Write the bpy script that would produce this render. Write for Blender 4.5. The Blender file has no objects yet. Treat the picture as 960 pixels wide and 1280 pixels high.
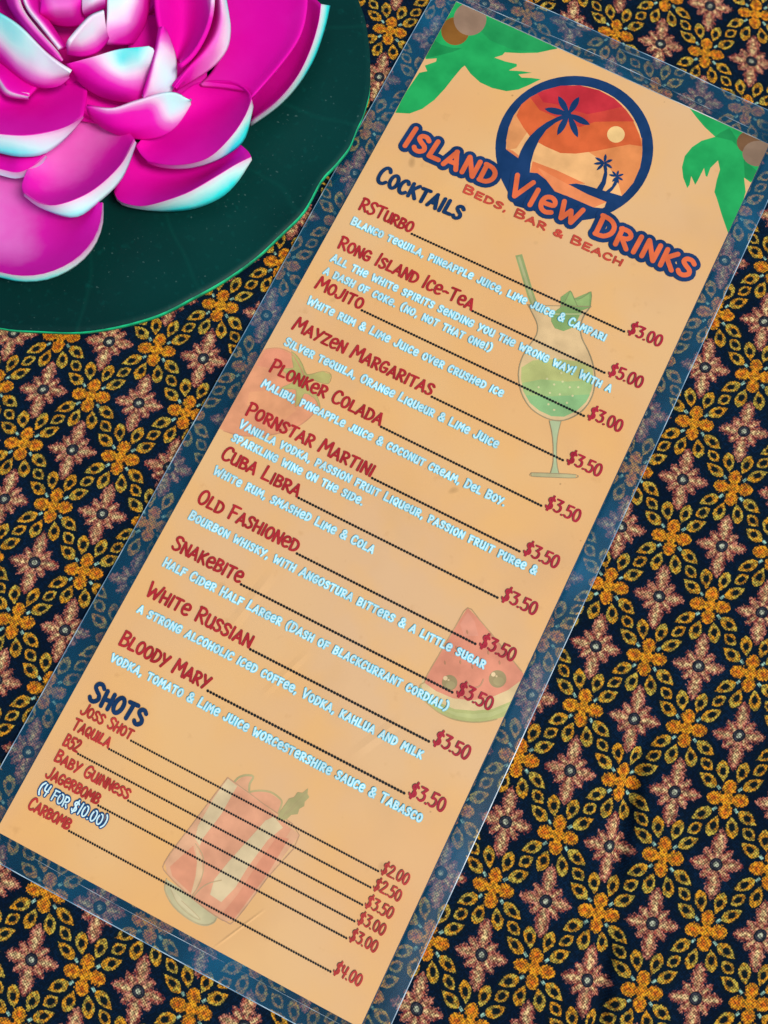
import bpy, bmesh, math, random
from mathutils import Vector, Matrix, noise
from mathutils.geometry import tessellate_polygon
random.seed(7)
MM = 0.001
scene = bpy.context.scene
# ---------------------------------------------------------------- camera
CAM_R = [[0.8933613, 0.449006, 0.0172957], [0.4460564, -0.8815335, -0.1547009], [-0.0542149, 0.1459187, -0.9878099]]
CAM_C = [0.011783, -0.052154, 0.229839]

cam_data = bpy.data.cameras.new('camera'); cam = bpy.data.objects.new('camera', cam_data)
scene.collection.objects.link(cam); scene.camera = cam
cam_data.sensor_fit = 'VERTICAL'; cam_data.sensor_height = 24.0
cam_data.lens = 24.0 * 960.0 / 1280.0
cam_data.clip_start = 0.01; cam_data.clip_end = 50.0
rr, dd, ff = (Vector(v) for v in CAM_R)          # image right, image down, forward
cam.matrix_world = Matrix.Translation(Vector(CAM_C)) @ Matrix((rr, -dd, -ff)).transposed().to_4x4()
scene.render.resolution_x = 768; scene.render.resolution_y = 1024
scene.render.engine = 'CYCLES'
# ---------------------------------------------------------------- world, sun, exposure
SUN_EL, SUN_AZ = 52.0, -12.0          # azimuth of the sun measured from +X, anticlockwise
world = bpy.data.worlds.new('World'); scene.world = world; world.use_nodes = True
wn = world.node_tree.nodes; wl = world.node_tree.links
sky = wn.new('ShaderNodeTexSky'); sky.sky_type = 'NISHITA'; sky.sun_disc = False
sky.sun_elevation = math.radians(SUN_EL); sky.sun_rotation = math.radians(90.0 - SUN_AZ)
sky.air_density = 1.0; sky.dust_density = 2.0; sky.ozone_density = 1.2
wl.new(sky.outputs[0], wn['Background'].inputs['Color']); wn['Background'].inputs['Strength'].default_value = 0.085
sd = bpy.data.lights.new('sun', 'SUN'); sd.energy = 2.1; sd.angle = math.radians(14); sd.color = (1.0, 0.93, 0.82)
sun = bpy.data.objects.new('sun', sd); scene.collection.objects.link(sun)
sdir = Vector((math.cos(math.radians(SUN_EL)) * math.cos(math.radians(SUN_AZ)), math.cos(math.radians(SUN_EL)) * math.sin(math.radians(SUN_AZ)), math.sin(math.radians(SUN_EL))))
sun.rotation_euler = sdir.to_track_quat('Z', 'Y').to_euler()
scene.view_settings.view_transform = 'Standard'; scene.view_settings.look = 'None'
scene.view_settings.exposure = 0.36; scene.view_settings.gamma = 1.0
WARP = [[-2.64858, 3.18551, 0.69054, -0.03744, -0.00518, 0.00308, 0.01231, -0.02582, -0.0283, 0.03366], [1.08581, -0.50296, 2.68408, 0.01109, -0.04564, -0.01542, -0.11908, -0.0623, -0.02349, 0.008]]
WARP_ORIGIN = (89.22, -21.73)
ART = [
 ('palm_leaf_motif', 'p', (30, 165, 85), [(-57.28, 102.3), (-52.93, 104.23), (-49.96, 107.73), (-47.85, 112.44), (-46.59, 117.72), (-45.8, 122.78), (-44.98, 127.21), (-44.42, 128.5), (-41.47, 126.69), (-37.23, 125.24), (-32.79, 125.22), (-28.03, 126.36), (-24.74, 128.74), (-22.17, 132.06), (-19.72, 135.67), (-22.76, 134.59), (-25.67, 133.24), (-27.12, 133.82), (-23.34, 136.46), (-26.68, 135.39), (-30.6, 133.68), (-28.86, 136.26), (-29.24, 137.07), (-32.95, 136.15), (-36.92, 135.76), (-34.92, 137.81), (-34.65, 139.13), (-30.0, 141.22), (-24.81, 144.09), (-21.85, 146.64), (-19.59, 148.83), (-30.98, 149.68), (-43.16, 150.16), (-57.81, 149.39), (-58.5, 142.15), (-58.1, 132.15), (-58.37, 126.61), (-57.08, 124.59), (-53.89, 126.59), (-53.6, 125.4), (-56.26, 122.34), (-54.64, 120.85), (-56.74, 119.09), (-57.58, 110.03)], 0),
 ('palm_leaf_motif', 'p', (22, 140, 72), [(-58.24, 129.37), (-58.24, 132.42), (-54.69, 131.89), (-50.84, 132.55), (-47.98, 134.04), (-50.19, 131.21), (-53.46, 128.15), (-56.74, 125.11), (-58.37, 126.61)], 0),
 ('palm_leaf_motif', 'p', (30, 152, 80), [(-46.52, 148.41), (-36.55, 148.83), (-19.47, 148.56), (-24.94, 144.36), (-32.95, 141.19), (-41.18, 140.97), (-45.6, 142.74)], 0),
 ('palm_leaf_motif', 'p', (135, 88, 28), [(-48.7, 140.78), (-48.29, 139.67), (-48.12, 138.51), (-48.18, 137.35), (-48.48, 136.25), (-49.0, 135.28), (-49.71, 134.47), (-50.58, 133.87), (-51.57, 133.5), (-52.62, 133.39), (-53.68, 133.54), (-54.71, 133.95), (-55.64, 134.59), (-56.44, 135.43), (-57.06, 136.43), (-57.47, 137.54), (-57.65, 138.7), (-57.59, 139.86), (-57.29, 140.96), (-56.78, 141.95), (-56.06, 142.76), (-55.19, 143.37), (-54.2, 143.74), (-53.14, 143.85), (-52.07, 143.69), (-51.04, 143.28), (-50.11, 142.64), (-49.31, 141.79)], 0),
 ('palm_leaf_motif', 'p', (150, 122, 98), [(-45.51, 147.56), (-45.04, 146.25), (-44.84, 144.88), (-44.92, 143.51), (-45.27, 142.22), (-45.88, 141.07), (-46.72, 140.12), (-47.74, 139.41), (-48.9, 138.99), (-50.13, 138.86), (-51.38, 139.04), (-52.58, 139.51), (-53.68, 140.27), (-54.61, 141.26), (-55.34, 142.44), (-55.82, 143.75), (-56.03, 145.12), (-55.96, 146.49), (-55.61, 147.79), (-55.0, 148.95), (-54.16, 149.91), (-53.13, 150.63), (-51.97, 151.06), (-50.73, 151.18), (-49.47, 151.0), (-48.26, 150.51), (-47.17, 149.75), (-46.23, 148.75)], 0),
 ('palm_leaf_motif_right', 'p', (30, 165, 85), [(28.42, 149.06), (31.94, 146.93), (36.03, 144.79), (40.47, 143.16), (37.02, 139.75), (35.09, 136.15), (34.22, 132.14), (34.98, 128.02), (36.79, 124.79), (39.42, 122.0), (39.67, 123.41), (38.91, 126.53), (41.31, 124.25), (41.46, 126.25), (41.55, 131.1), (43.13, 128.71), (43.71, 128.69), (43.43, 132.07), (44.61, 135.71), (46.47, 133.0), (46.97, 129.09), (47.92, 124.8), (49.5, 123.07), (53.08, 118.6), (58.53, 112.33), (58.57, 117.66), (58.02, 123.04), (57.05, 129.51), (54.62, 134.0), (57.15, 133.39), (58.85, 136.18), (59.35, 141.91), (59.37, 146.77), (55.69, 148.76), (39.52, 149.54)], 0),
 ('palm_leaf_motif_right', 'p', (22, 140, 72), [(40.47, 143.16), (41.33, 145.24), (43.5, 148.32), (48.81, 144.55), (54.17, 139.23), (58.09, 138.04), (57.4, 134.16), (54.85, 134.12), (50.86, 142.37), (46.0, 144.4)], 0),
 ('palm_leaf_motif_right', 'p', (118, 84, 52), [(54.74, 148.27), (55.0, 147.39), (55.06, 146.46), (54.93, 145.53), (54.61, 144.65), (54.12, 143.85), (53.49, 143.19), (52.74, 142.69), (51.91, 142.37), (51.05, 142.26), (50.19, 142.36), (49.39, 142.66), (48.67, 143.15), (48.08, 143.81), (47.64, 144.6), (47.38, 145.48), (47.32, 146.41), (47.44, 147.34), (47.76, 148.23), (48.25, 149.02), (48.88, 149.69), (49.64, 150.2), (50.47, 150.51), (51.33, 150.62), (52.19, 150.52), (53.0, 150.22), (53.72, 149.72), (54.31, 149.06)], 0),
 ('palm_leaf_motif_right', 'p', (140, 115, 92), [(59.83, 146.35), (60.1, 145.34), (60.14, 144.27), (59.93, 143.18), (59.5, 142.14), (58.86, 141.2), (58.04, 140.39), (57.09, 139.77), (56.05, 139.36), (54.97, 139.19), (53.91, 139.26), (52.93, 139.56), (52.06, 140.09), (51.35, 140.82), (50.85, 141.71), (50.57, 142.72), (50.53, 143.79), (50.72, 144.88), (51.16, 145.93), (51.8, 146.88), (52.62, 147.69), (53.57, 148.32), (54.62, 148.73), (55.7, 148.9), (56.76, 148.83), (57.75, 148.52), (58.62, 147.98), (59.32, 147.25)], 0),
 ('logo_emblem', 'p', (15, 55, 100), [(23.85, 129.88), (24.81, 127.31), (25.51, 124.66), (25.93, 121.93), (26.07, 119.18), (25.94, 116.41), (25.53, 113.68), (24.86, 110.99), (23.92, 108.39), (22.73, 105.9), (21.31, 103.54), (19.67, 101.34), (17.83, 99.33), (15.8, 97.51), (13.61, 95.92), (11.29, 94.57), (8.85, 93.47), (6.32, 92.63), (3.73, 92.07), (1.11, 91.78), (-1.52, 91.77), (-4.13, 92.05), (-6.69, 92.61), (-9.18, 93.44), (-11.57, 94.54), (-13.83, 95.89), (-15.93, 97.48), (-17.87, 99.31), (-19.6, 101.34), (-21.12, 103.56), (-22.41, 105.94), (-23.45, 108.46), (-24.23, 111.09), (-24.74, 113.81), (-24.97, 116.58), (-24.91, 119.37), (-24.58, 122.16), (-23.96, 124.9), (-23.07, 127.58), (-21.91, 130.16), (-20.5, 132.6), (-18.86, 134.89), (-16.99, 136.99), (-14.92, 138.89), (-12.68, 140.55), (-10.29, 141.96), (-7.77, 143.1), (-5.16, 143.96), (-2.48, 144.53), (0.22, 144.81), (2.93, 144.78), (5.61, 144.46), (8.24, 143.84), (10.77, 142.93), (13.19, 141.75), (15.46, 140.31), (17.56, 138.62), (19.47, 136.71), (21.16, 134.6), (22.63, 132.32)], 0),
 ('logo_emblem', 'p', (238, 182, 118), [(20.83, 127.77), (21.69, 125.5), (22.33, 123.15), (22.72, 120.74), (22.87, 118.3), (22.79, 115.86), (22.46, 113.44), (21.9, 111.07), (21.12, 108.78), (20.11, 106.58), (18.9, 104.51), (17.49, 102.58), (15.91, 100.82), (14.16, 99.23), (12.27, 97.84), (10.26, 96.67), (8.15, 95.72), (5.96, 95.0), (3.71, 94.53), (1.43, 94.31), (-0.85, 94.33), (-3.13, 94.6), (-5.36, 95.12), (-7.53, 95.89), (-9.61, 96.88), (-11.59, 98.11), (-13.43, 99.54), (-15.13, 101.18), (-16.65, 103.0), (-17.99, 104.97), (-19.13, 107.1), (-20.05, 109.34), (-20.75, 111.67), (-21.21, 114.08), (-21.43, 116.53), (-21.4, 118.99), (-21.13, 121.45), (-20.62, 123.87), (-19.87, 126.22), (-18.89, 128.48), (-17.68, 130.62), (-16.27, 132.62), (-14.67, 134.46), (-12.89, 136.1), (-10.96, 137.54), (-8.9, 138.76), (-6.73, 139.74), (-4.48, 140.48), (-2.16, 140.95), (0.18, 141.17), (2.53, 141.12), (4.86, 140.81), (7.14, 140.24), (9.35, 139.42), (11.45, 138.35), (13.44, 137.06), (15.28, 135.55), (16.96, 133.85), (18.45, 131.97), (19.75, 129.94)], 0),
 ('logo_emblem', 'p', (226, 140, 78), [(4.92, 118.92), (11.8, 125.19), (19.0, 131.64), (21.41, 126.29), (22.73, 121.57), (22.96, 115.57), (21.48, 109.62), (17.66, 114.36), (12.36, 117.75)], 0),
 ('logo_emblem', 'p', (224, 150, 90), [(-21.73, 114.83), (-22.1, 119.34), (-21.48, 123.99), (-18.12, 119.05), (-15.52, 116.49), (-16.26, 109.12), (-18.76, 107.05), (-20.45, 110.05)], 0),
 ('logo_emblem', 'p', (214, 98, 48), [(-21.26, 119.77), (-21.57, 124.18), (-20.12, 127.85), (-17.25, 132.28), (-12.85, 136.47), (-7.22, 139.56), (-0.8, 140.9), (4.99, 140.49), (10.05, 138.53), (14.07, 135.74), (17.84, 132.21), (20.25, 128.79), (16.31, 127.52), (12.22, 124.25), (7.16, 120.08), (1.92, 116.36), (-2.65, 114.23), (-8.14, 114.1), (-13.23, 114.56), (-17.52, 117.02)], 0),
 ('logo_emblem', 'p', (203, 66, 50), [(-19.98, 127.85), (-17.25, 132.28), (-12.85, 136.47), (-7.22, 139.56), (-0.8, 140.9), (4.99, 140.49), (10.05, 138.53), (14.35, 135.88), (8.41, 132.8), (2.81, 129.74), (-0.9, 125.63), (-5.72, 125.48), (-10.54, 125.33), (-15.37, 125.18)], 0),
 ('logo_emblem', 'p', (196, 44, 54), [(-18.54, 130.5), (-12.85, 136.47), (-7.22, 139.56), (-0.8, 140.9), (4.99, 140.49), (8.74, 139.12), (4.01, 134.85), (-0.6, 131.12), (-5.76, 130.17), (-11.16, 129.73), (-15.42, 128.31)], 0),
 ('logo_emblem', 'p', (240, 200, 132), [(13.44, 130.09), (13.64, 129.45), (13.71, 128.77), (13.63, 128.1), (13.41, 127.45), (13.06, 126.87), (12.6, 126.39), (12.06, 126.02), (11.45, 125.79), (10.81, 125.71), (10.18, 125.78), (9.57, 126.0), (9.03, 126.35), (8.59, 126.83), (8.25, 127.4), (8.04, 128.04), (7.98, 128.72), (8.06, 129.39), (8.27, 130.04), (8.62, 130.62), (9.08, 131.11), (9.63, 131.47), (10.24, 131.71), (10.88, 131.79), (11.51, 131.72), (12.12, 131.5), (12.66, 131.14), (13.11, 130.66)], 0),
 ('logo_emblem', 'p', (224, 130, 78), [(-19.28, 107.41), (-17.03, 107.8), (-13.46, 106.87), (-13.66, 105.07), (-16.74, 104.25)], 0),
 ('logo_emblem', 'p', (226, 124, 70), [(-8.61, 103.46), (-9.53, 107.36), (-1.2, 108.06), (9.14, 108.05), (4.68, 105.75), (13.46, 106.1), (17.9, 105.36), (14.84, 101.51), (8.87, 101.08), (1.36, 100.99), (-2.84, 103.39), (-6.35, 104.25)], 0),
 ('logo_emblem', 'p', (232, 138, 84), [(-7.21, 106.1), (-1.46, 105.63), (5.66, 105.11), (13.74, 105.48), (17.63, 105.21), (14.79, 101.64), (8.79, 101.26), (1.27, 101.17), (-2.93, 103.57)], 0),
 ('logo_emblem', 'p', (15, 55, 100), [(-21.12, 103.52), (-19.19, 107.22), (-14.18, 106.18), (-8.81, 103.28), (-6.35, 104.25), (-2.84, 103.39), (1.36, 100.99), (7.34, 101.43), (14.79, 101.64), (21.22, 104.05), (18.99, 99.89), (14.88, 96.87), (5.7, 93.04), (-8.16, 90.41), (-16.06, 96.94)], 0),
 ('logo_emblem', 'p', (15, 55, 100), [(-14.17, 105.57), (-14.59, 108.83), (-14.55, 112.17), (-14.12, 115.27), (-13.06, 118.7), (-11.46, 122.03), (-9.18, 125.41), (-7.38, 127.6), (-6.46, 126.5), (-8.64, 123.49), (-10.33, 119.57), (-10.87, 115.17), (-10.67, 110.85), (-9.8, 106.3), (-8.12, 101.81), (-12.21, 101.98)], 0),
 ('logo_emblem', 'p', (15, 55, 100), [(-6.14, 128.24), (-6.68, 129.35), (-7.33, 130.27), (-8.06, 131.06), (-8.87, 131.73), (-9.77, 132.24), (-10.76, 132.6), (-11.94, 132.65), (-11.46, 131.45), (-10.79, 130.54), (-10.03, 129.79), (-9.19, 129.19), (-8.26, 128.73), (-7.25, 128.39)], 0),
 ('logo_emblem', 'p', (15, 55, 100), [(-6.14, 128.24), (-5.54, 129.22), (-5.15, 130.23), (-4.89, 131.26), (-4.78, 132.3), (-4.84, 133.37), (-5.07, 134.47), (-5.64, 135.61), (-6.35, 134.63), (-6.73, 133.62), (-6.93, 132.58), (-6.96, 131.53), (-6.85, 130.45), (-6.6, 129.36)], 0),
 ('logo_emblem', 'p', (15, 55, 100), [(-6.14, 128.24), (-5.0, 127.62), (-3.86, 127.23), (-2.72, 126.98), (-1.59, 126.9), (-0.46, 127.01), (0.67, 127.31), (1.8, 127.97), (0.67, 128.71), (-0.47, 129.09), (-1.61, 129.27), (-2.74, 129.27), (-3.87, 129.1), (-5.01, 128.79)], 0),
 ('logo_emblem', 'p', (15, 55, 100), [(-6.14, 128.24), (-5.6, 126.92), (-4.92, 125.76), (-4.15, 124.7), (-3.28, 123.77), (-2.31, 122.98), (-1.22, 122.32), (0.09, 121.93), (-0.38, 123.33), (-1.06, 124.47), (-1.87, 125.48), (-2.78, 126.35), (-3.79, 127.11), (-4.9, 127.76)], 0),
 ('logo_emblem', 'p', (15, 55, 100), [(-6.14, 128.24), (-6.69, 127.03), (-7.03, 125.81), (-7.24, 124.58), (-7.29, 123.34), (-7.18, 122.1), (-6.89, 120.84), (-6.28, 119.56), (-5.63, 120.76), (-5.3, 121.97), (-5.15, 123.2), (-5.16, 124.44), (-5.33, 125.7), (-5.63, 126.96)], 0),
 ('logo_emblem', 'p', (15, 55, 100), [(-6.14, 128.24), (-7.41, 128.54), (-8.62, 128.61), (-9.81, 128.54), (-10.95, 128.31), (-12.05, 127.89), (-13.11, 127.29), (-14.08, 126.33), (-12.78, 125.92), (-11.57, 125.86), (-10.4, 125.99), (-9.28, 126.31), (-8.19, 126.78), (-7.14, 127.4)], 0),
 ('logo_emblem', 'p', (15, 55, 100), [(-5.35, 128.65), (-5.25, 128.36), (-5.21, 128.04), (-5.23, 127.73), (-5.32, 127.44), (-5.47, 127.18), (-5.66, 126.96), (-5.9, 126.8), (-6.16, 126.7), (-6.45, 126.67), (-6.73, 126.71), (-7.0, 126.82), (-7.24, 126.99), (-7.45, 127.21), (-7.61, 127.48), (-7.71, 127.78), (-7.75, 128.09), (-7.73, 128.4), (-7.64, 128.7), (-7.49, 128.96), (-7.3, 129.18), (-7.06, 129.34), (-6.79, 129.44), (-6.51, 129.47), (-6.23, 129.43), (-5.96, 129.32), (-5.71, 129.15), (-5.51, 128.92)], 0),
 ('logo_emblem', 'p', (15, 55, 100), [(4.32, 105.33), (6.33, 106.67), (9.06, 107.47), (12.57, 108.07), (17.7, 108.89), (21.53, 109.5), (25.47, 115.33), (24.03, 110.03), (21.36, 103.74), (18.3, 101.41), (17.9, 105.36), (11.23, 104.95)], 0),
 ('logo_emblem', 'p', (15, 55, 100), [(13.07, 107.41), (13.52, 111.3), (12.94, 114.6), (11.68, 116.63), (12.64, 117.13), (14.12, 114.44), (15.06, 111.1), (15.05, 108.05)], 0),
 ('logo_emblem', 'p', (15, 55, 100), [(11.69, 117.71), (10.91, 117.58), (10.22, 117.31), (9.59, 116.91), (9.04, 116.39), (8.6, 115.66), (9.4, 115.75), (10.08, 116.04), (10.69, 116.47), (11.23, 117.02)], 0),
 ('logo_emblem', 'p', (15, 55, 100), [(11.69, 117.71), (10.98, 118.09), (10.27, 118.32), (9.55, 118.4), (8.83, 118.33), (8.1, 118.01), (8.8, 117.58), (9.51, 117.39), (10.23, 117.35), (10.95, 117.45)], 0),
 ('logo_emblem', 'p', (15, 55, 100), [(11.69, 117.71), (11.77, 118.42), (11.72, 119.08), (11.55, 119.7), (11.25, 120.27), (10.73, 120.77), (10.6, 120.04), (10.68, 119.39), (10.89, 118.79), (11.22, 118.23)], 0),
 ('logo_emblem', 'p', (15, 55, 100), [(11.69, 117.71), (12.28, 117.93), (12.77, 118.26), (13.17, 118.69), (13.46, 119.22), (13.59, 119.93), (12.96, 119.75), (12.49, 119.4), (12.12, 118.94), (11.85, 118.38)], 0),
 ('logo_emblem', 'p', (15, 55, 100), [(11.69, 117.71), (12.25, 117.26), (12.83, 116.98), (13.44, 116.82), (14.07, 116.82), (14.74, 117.06), (14.18, 117.56), (13.59, 117.82), (12.98, 117.93), (12.34, 117.9)], 0),
 ('logo_emblem', 'p', (15, 55, 100), [(11.69, 117.71), (11.16, 117.09), (10.78, 116.4), (10.51, 115.67), (10.38, 114.88), (10.45, 114.0), (11.02, 114.61), (11.38, 115.3), (11.61, 116.05), (11.71, 116.85)], 0),
 ('logo_emblem', 'p', (15, 55, 100), [(11.69, 117.71), (11.85, 116.95), (12.12, 116.29), (12.5, 115.71), (12.98, 115.23), (13.64, 114.88), (13.52, 115.67), (13.22, 116.31), (12.82, 116.86), (12.31, 117.34)], 0),
 ('logo_emblem', 'p', (15, 55, 100), [(15.91, 107.97), (17.26, 111.1), (17.21, 113.36), (17.16, 115.02), (17.94, 115.11), (18.32, 112.41), (17.92, 109.92), (17.25, 108.05)], 0),
 ('logo_emblem', 'p', (15, 55, 100), [(17.27, 115.07), (16.7, 115.21), (16.14, 115.22), (15.61, 115.12), (15.11, 114.89), (14.65, 114.48), (15.23, 114.31), (15.78, 114.32), (16.3, 114.46), (16.8, 114.7)], 0),
 ('logo_emblem', 'p', (15, 55, 100), [(17.27, 115.07), (16.94, 115.52), (16.56, 115.84), (16.15, 116.07), (15.68, 116.19), (15.15, 116.12), (15.47, 115.64), (15.86, 115.33), (16.29, 115.14), (16.76, 115.05)], 0),
 ('logo_emblem', 'p', (15, 55, 100), [(17.27, 115.07), (17.41, 115.57), (17.44, 116.04), (17.37, 116.48), (17.19, 116.91), (16.83, 117.3), (16.66, 116.8), (16.65, 116.33), (16.75, 115.89), (16.96, 115.47)], 0),
 ('logo_emblem', 'p', (15, 55, 100), [(17.27, 115.07), (17.77, 115.26), (18.19, 115.54), (18.53, 115.9), (18.79, 116.34), (18.93, 116.92), (18.4, 116.77), (18.0, 116.47), (17.68, 116.09), (17.44, 115.63)], 0),
 ('logo_emblem', 'p', (15, 55, 100), [(17.27, 115.07), (17.72, 114.75), (18.18, 114.56), (18.64, 114.48), (19.12, 114.52), (19.61, 114.75), (19.17, 115.11), (18.72, 115.28), (18.25, 115.33), (17.76, 115.26)], 0),
 ('logo_emblem', 'p', (15, 55, 100), [(17.27, 115.07), (16.93, 114.66), (16.71, 114.2), (16.58, 113.72), (16.56, 113.21), (16.71, 112.64), (17.08, 113.05), (17.29, 113.5), (17.39, 114.0), (17.39, 114.52)], 0),
 ('logo_emblem', 'p', (15, 55, 100), [(17.27, 115.07), (17.38, 114.5), (17.59, 114.01), (17.87, 113.59), (18.24, 113.24), (18.74, 113.01), (18.66, 113.6), (18.44, 114.08), (18.14, 114.48), (17.75, 114.81)], 0),
 ('cocktail_drawing', 'p', (146, 161, 103), [(-0.62, 74.95), (1.12, 76.39), (9.39, 66.8), (18.58, 57.25), (17.3, 55.75), (8.91, 63.98)], 0),
 ('cocktail_drawing', 'p', (173, 176, 124), [(0.23, 74.85), (0.8, 75.36), (9.07, 66.21), (17.55, 56.93), (17.23, 56.34), (9.24, 64.58)], 0),
 ('cocktail_drawing', 'p', (218, 187, 136), [(9.96, 61.74), (12.76, 59.56), (15.55, 56.97), (16.7, 53.86), (16.25, 49.96), (15.84, 45.57), (16.38, 41.69), (17.79, 38.27), (20.52, 34.52), (24.23, 31.8), (28.12, 30.73), (32.42, 30.88), (36.02, 32.51), (39.12, 36.33), (40.56, 40.63), (40.45, 45.19), (38.77, 50.0), (36.07, 53.82), (33.35, 56.6), (30.21, 59.19), (28.1, 62.33), (27.5, 66.26), (28.14, 70.31)], 0),
 ('cocktail_drawing', 'p', (182, 187, 115), [(17.01, 42.01), (19.2, 45.72), (26.15, 49.79), (32.89, 52.19), (36.84, 52.13), (38.48, 49.34), (39.63, 45.28), (39.71, 41.01), (38.24, 37.0), (35.53, 33.59), (31.92, 31.95), (27.79, 31.88), (24.23, 32.83), (20.88, 35.21), (18.42, 38.59)], 0),
 ('cocktail_drawing', 'p', (159, 187, 119), [(19.32, 37.5), (24.19, 41.32), (31.61, 44.28), (38.54, 48.34), (39.63, 45.28), (39.71, 41.01), (38.24, 37.0), (35.53, 33.59), (31.92, 31.95), (27.79, 31.88), (24.23, 32.83), (20.88, 35.21)], 0),
 ('cocktail_drawing', 'p', (139, 184, 122), [(21.93, 34.42), (29.65, 37.94), (39.8, 43.83), (39.71, 41.01), (38.24, 37.0), (35.53, 33.59), (31.92, 31.95), (27.79, 31.88), (24.23, 32.83)], 0),
 ('cocktail_drawing', 'p', (207, 205, 149), [(26.05, 42.48), (26.03, 42.15), (25.76, 41.93), (25.44, 41.99), (25.3, 42.28), (25.46, 42.58), (25.79, 42.67)], 0),
 ('cocktail_drawing', 'p', (207, 205, 149), [(28.79, 41.82), (28.78, 41.49), (28.51, 41.27), (28.18, 41.33), (28.05, 41.62), (28.21, 41.92), (28.54, 42.01)], 0),
 ('cocktail_drawing', 'p', (207, 205, 149), [(30.78, 43.86), (30.77, 43.53), (30.49, 43.31), (30.17, 43.37), (30.04, 43.66), (30.19, 43.96), (30.53, 44.05)], 0),
 ('cocktail_drawing', 'p', (207, 205, 149), [(33.52, 43.2), (33.5, 42.87), (33.23, 42.65), (32.91, 42.71), (32.78, 43.0), (32.94, 43.3), (33.27, 43.39)], 0),
 ('cocktail_drawing', 'p', (207, 205, 149), [(28.76, 38.71), (28.74, 38.39), (28.47, 38.17), (28.15, 38.23), (28.02, 38.51), (28.17, 38.82), (28.5, 38.91)], 0),
 ('cocktail_drawing', 'p', (207, 205, 149), [(31.71, 39.7), (31.69, 39.38), (31.42, 39.16), (31.1, 39.22), (30.97, 39.51), (31.13, 39.81), (31.46, 39.9)], 0),
 ('cocktail_drawing', 'p', (207, 205, 149), [(35.45, 41.1), (35.43, 40.77), (35.16, 40.55), (34.84, 40.61), (34.71, 40.9), (34.87, 41.2), (35.2, 41.29)], 0),
 ('cocktail_drawing', 'p', (207, 205, 149), [(32.06, 36.81), (32.05, 36.49), (31.78, 36.27), (31.46, 36.33), (31.32, 36.61), (31.48, 36.92), (31.81, 37.0)], 0),
 ('cocktail_drawing', 'p', (207, 205, 149), [(34.82, 38.22), (34.81, 37.89), (34.53, 37.67), (34.21, 37.73), (34.08, 38.02), (34.24, 38.32), (34.57, 38.41)], 0),
 ('cocktail_drawing', 'p', (207, 205, 149), [(29.89, 35.2), (29.88, 34.87), (29.61, 34.65), (29.29, 34.71), (29.15, 35.0), (29.31, 35.3), (29.64, 35.39)], 0),
 ('cocktail_drawing', 'p', (207, 205, 149), [(35.89, 44.41), (35.88, 44.08), (35.6, 43.86), (35.28, 43.92), (35.15, 44.21), (35.31, 44.51), (35.64, 44.6)], 0),
 ('cocktail_drawing', 'p', (207, 205, 149), [(35.54, 47.32), (35.53, 46.99), (35.25, 46.77), (34.93, 46.83), (34.8, 47.12), (34.96, 47.43), (35.29, 47.52)], 0),
 ('cocktail_drawing', 'p', (207, 205, 149), [(29.23, 46.17), (29.22, 45.84), (28.95, 45.62), (28.62, 45.68), (28.49, 45.97), (28.65, 46.28), (28.98, 46.37)], 0),
 ('cocktail_drawing', 'p', (207, 205, 149), [(32.23, 34.35), (32.21, 34.02), (31.94, 33.8), (31.62, 33.86), (31.49, 34.15), (31.65, 34.45), (31.98, 34.54)], 0),
 ('cocktail_drawing', 'p', (207, 205, 149), [(24.83, 38.77), (24.82, 38.44), (24.55, 38.22), (24.23, 38.28), (24.09, 38.57), (24.25, 38.87), (24.58, 38.96)], 0),
 ('cocktail_drawing', 'p', (132, 164, 98), [(17.97, 62.23), (19.66, 65.65), (18.24, 68.76), (20.02, 72.25), (22.42, 70.48), (26.14, 74.96), (28.18, 70.01), (26.08, 67.66), (26.28, 63.51), (25.54, 60.81), (23.77, 58.85), (20.98, 58.48), (19.0, 60.0)], 0),
 ('cocktail_drawing', 'p', (148, 178, 108), [(20.11, 67.27), (20.3, 71.64), (22.41, 69.83), (23.58, 70.11), (25.97, 74.01), (27.46, 70.28), (24.56, 68.37)], 0),
 ('cocktail_drawing', 'l', (129, 141, 92), [(19.66, 65.65), (20.12, 68.34), (20.1, 72.07), (22.34, 70.22), (24.36, 68.38)], 0.22),
 ('cocktail_drawing', 'l', (129, 141, 92), [(22.34, 70.22), (24.51, 71.76), (26.18, 74.87), (28.02, 70.14)], 0.22),
 ('cocktail_drawing', 'l', (179, 190, 132), [(18.77, 62.64), (26.39, 66.54)], 0.5),
 ('cocktail_drawing', 'l', (157, 142, 106), [(9.96, 61.74), (12.76, 59.56), (15.55, 56.97), (16.7, 53.86), (16.25, 49.96), (15.84, 45.57), (16.38, 41.69), (17.79, 38.27), (20.52, 34.52), (24.23, 31.8), (28.12, 30.73), (32.42, 30.88), (36.02, 32.51), (39.12, 36.33), (40.56, 40.63), (40.45, 45.19), (38.77, 50.0), (36.07, 53.82), (33.35, 56.6), (30.21, 59.19), (28.1, 62.33), (27.5, 66.26), (28.14, 70.31)], 0.34),
 ('cocktail_drawing', 'l', (157, 142, 106), [(9.96, 61.74), (15.57, 64.19), (28.14, 70.31)], 0.25),
 ('cocktail_drawing', 'p', (176, 191, 145), [(31.98, 30.36), (35.26, 25.76), (38.41, 19.34), (39.26, 15.4), (41.67, 16.42), (39.34, 19.82), (36.51, 26.4), (35.28, 32.03)], 0),
 ('cocktail_drawing', 'l', (157, 142, 106), [(31.98, 30.36), (35.26, 25.76), (38.41, 19.34), (39.26, 15.4)], 0.28),
 ('cocktail_drawing', 'l', (157, 142, 106), [(35.28, 32.03), (36.51, 26.4), (39.34, 19.82), (41.67, 16.42)], 0.28),
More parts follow.
